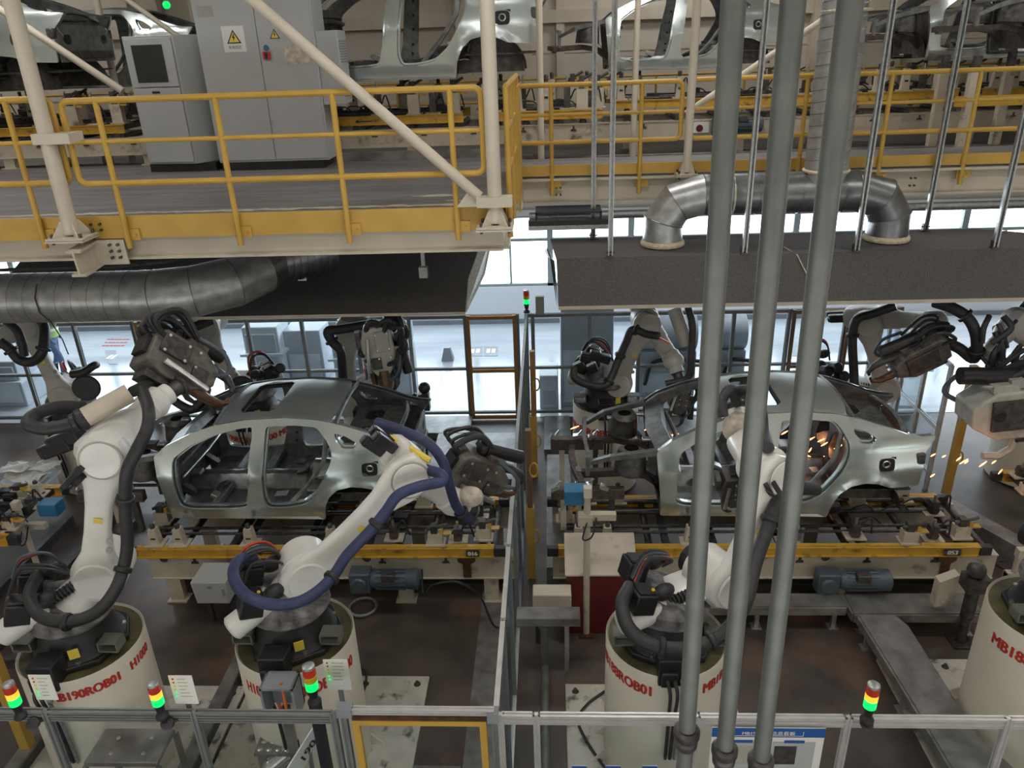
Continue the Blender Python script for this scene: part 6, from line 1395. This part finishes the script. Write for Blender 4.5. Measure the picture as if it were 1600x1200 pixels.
b = MB(); b.cyl(c - uy * .1 - nn * .01, V((c.x, c.y, 0)), .02, n=10); b.build('pole', 'dalu', t)
t = thing('open_box', 'dark open metal box with cables in front of the ROB03 pedestal', 'box', (-2.55, 4.75, 0))
c = A(433, 1090, 4.62); b = MB()
for a_, e_ in (((-.14, 0, 0), (-.12, .2, .34)), ((.12, 0, 0), (.14, .2, .34)), ((-.14, 0, .32), (.14, .2, .34)), ((-.14, .18, 0), (.14, .2, .34))): b.bb(c + V(a_) - V((0, 0, .25)), c + V(e_) - V((0, 0, .25)))
b.build('casing', 'mgrey', t)
b = MB(); b.bb(c + V((-.02, .05, -1.6)), c + V((.04, .12, -.2))); b.build('stand', 'plate', t)
b = MB(); b.tube([c + V((.03, .06, .1)), c + V((.035, .05, -.1)), c + V((.03, .06, -.3))], .014, 8); b.build('orange_cable', 'orh', t)
for lab, pts in (('black cable curving over the base plate left of the 188ROB01 pedestal', [(945, 1080), (918, 1100), (903, 1125), (918, 1160), (945, 1200)]), ('loose cable loop on the base plate right of the ROB03 pedestal', [(560, 1040), (572, 1055), (568, 1080), (555, 1100)])):
    b = MB(); b.tube(spline([AZ(a_, c_, .05) for a_, c_ in pts], 6), .014, 6); tag(b.build('cable', 'rubber'), lab, 'cable')
b = MB(); b.tube([AZ(567, 948, .05) + V((.17 * cos(q_ * pi / 10), .17 * sin(q_ * pi / 10), 0)) for q_ in range(21)], .018, 8, False); tag(b.build('cable_ring', 'mgrey'), 'coiled grey ring lying on the dark floor right of the navy hose', 'ring')
t = thing('brown_bin', 'low grey box beneath the pale clamp, left of the right conveyor', 'box', (-.05, 7.3, 0))
p = A(862, 905, 7.0); b = MB(); b.bb((p.x - .22, 7.0, .35), (p.x + .22, 7.2, .75)); b.build('body', 'cream', t, bevel=.01)
b = MB(); b.bb((p.x - .2, 7.05, 0), (p.x - .15, 7.15, .35)); b.bb((p.x + .15, 7.05, 0), (p.x + .2, 7.15, .35)); build_each(b, 'leg', 'dsteel', t)
# blurry grey trolley of paper at far left
t = thing('parts_trolley', 'pale trolley loaded with crumpled plastic sheets behind the first robot', 'trolley', (-8.2, 9.6, 0))
b = MB(); b.bb((-8.5, 9.7, .55), (-7.75, 10.2, .6)); b.bb((-8.5, 9.7, 0.05), (-8.46, 9.74, .6)); b.bb((-7.8, 9.7, 0.05), (-7.76, 9.74, .6)); b.build('frame', 'ltblue', t)
random.seed(5)
for k in range(7):
    b = MB(); cx, cy = -8.12 + random.uniform(-.25, .25), 9.9 + random.uniform(-.15, .15); n_ = 5; vs = [V((cx + (i - 2) * .1, cy + (j - 2) * .08, .63 + k * .02 + random.uniform(0, .07))) for i in range(n_) for j in range(n_)]; fs = [(i * n_ + j, i * n_ + j + 1, (i + 1) * n_ + j + 1, (i + 1) * n_ + j) for i in range(n_ - 1) for j in range(n_ - 1)]
    vs, fs = thick(vs, fs, (0, 0, -.004)); b.add(vs, fs); b.build('plastic_sheet', 'paper', t, smooth=False)
# ================================================================== WELD SPARKS
random.seed(21)
spk = [(1267, 686, 14, -28), (1283, 688, 12, -25), (1288, 694, 12, -30), (1256, 695, 8, -30), (1258, 707, 14, -15), (1266, 703, 8, -60), (1290, 713, 6, 0), (1306, 701, 6, 0), (1313, 697, 9, -40), (1226, 676, 12, -30), (1262, 712, 10, 20), (1506, 721, 16, -30), (1498, 717, 10, -40), (1536, 725, 15, -35), (1553, 722, 9, -35), (1563, 737, 10, -50), (1458, 711, 9, -30), (1475, 713, 7, -30), (1510, 722, 8, -40), (1457, 743, 9, -35), (1012, 670, 12, -25), (1025, 690, 14, -30), (898, 668, 14, -20), (1050, 680, 22, -12), (1140, 757, 8, -20)]
for i, (px, py, L_, an) in enumerate(spk):
    Y = 8.7 if 1200 < px < 1340 else (8.9 if px > 1340 else 9.3); a_ = A(px - L_ / 2 * cos(radians(an)), py - L_ / 2 * sin(radians(an)), Y); c_ = A(px + L_ / 2 * cos(radians(an)), py + L_ / 2 * sin(radians(an)), Y)
    b = MB(); b.tube([a_, (a_ + c_) / 2, c_], [.004, .010, .003], 6); where = 'in the rear door opening of the right car body' if 1200 < px < 1340 else ('below the big pale welding gun at right' if px > 1340 else 'around the front end of the right car body')
    tag(b.build('weld_spark', 'spark'), 'glowing orange weld spark ' + where, 'spark', 'weld sparks ' + where)
def plight(name, p, e, c, r=.05):
    l = bpy.data.lights.new(name, 'POINT'); l.energy = e; l.color = c; l.shadow_soft_size = r; o = bpy.data.objects.new(name, l); col.objects.link(o); o.location = p
plight('weld_glow', A(1290, 698, 9.2), 7, (1, .42, .2), .12)
plight('weld_glow', A(1530, 722, 9.0), 3, (1, .4, .2), .1)
for o in bpy.data.objects:
    if '_o' in o: del o['_o']
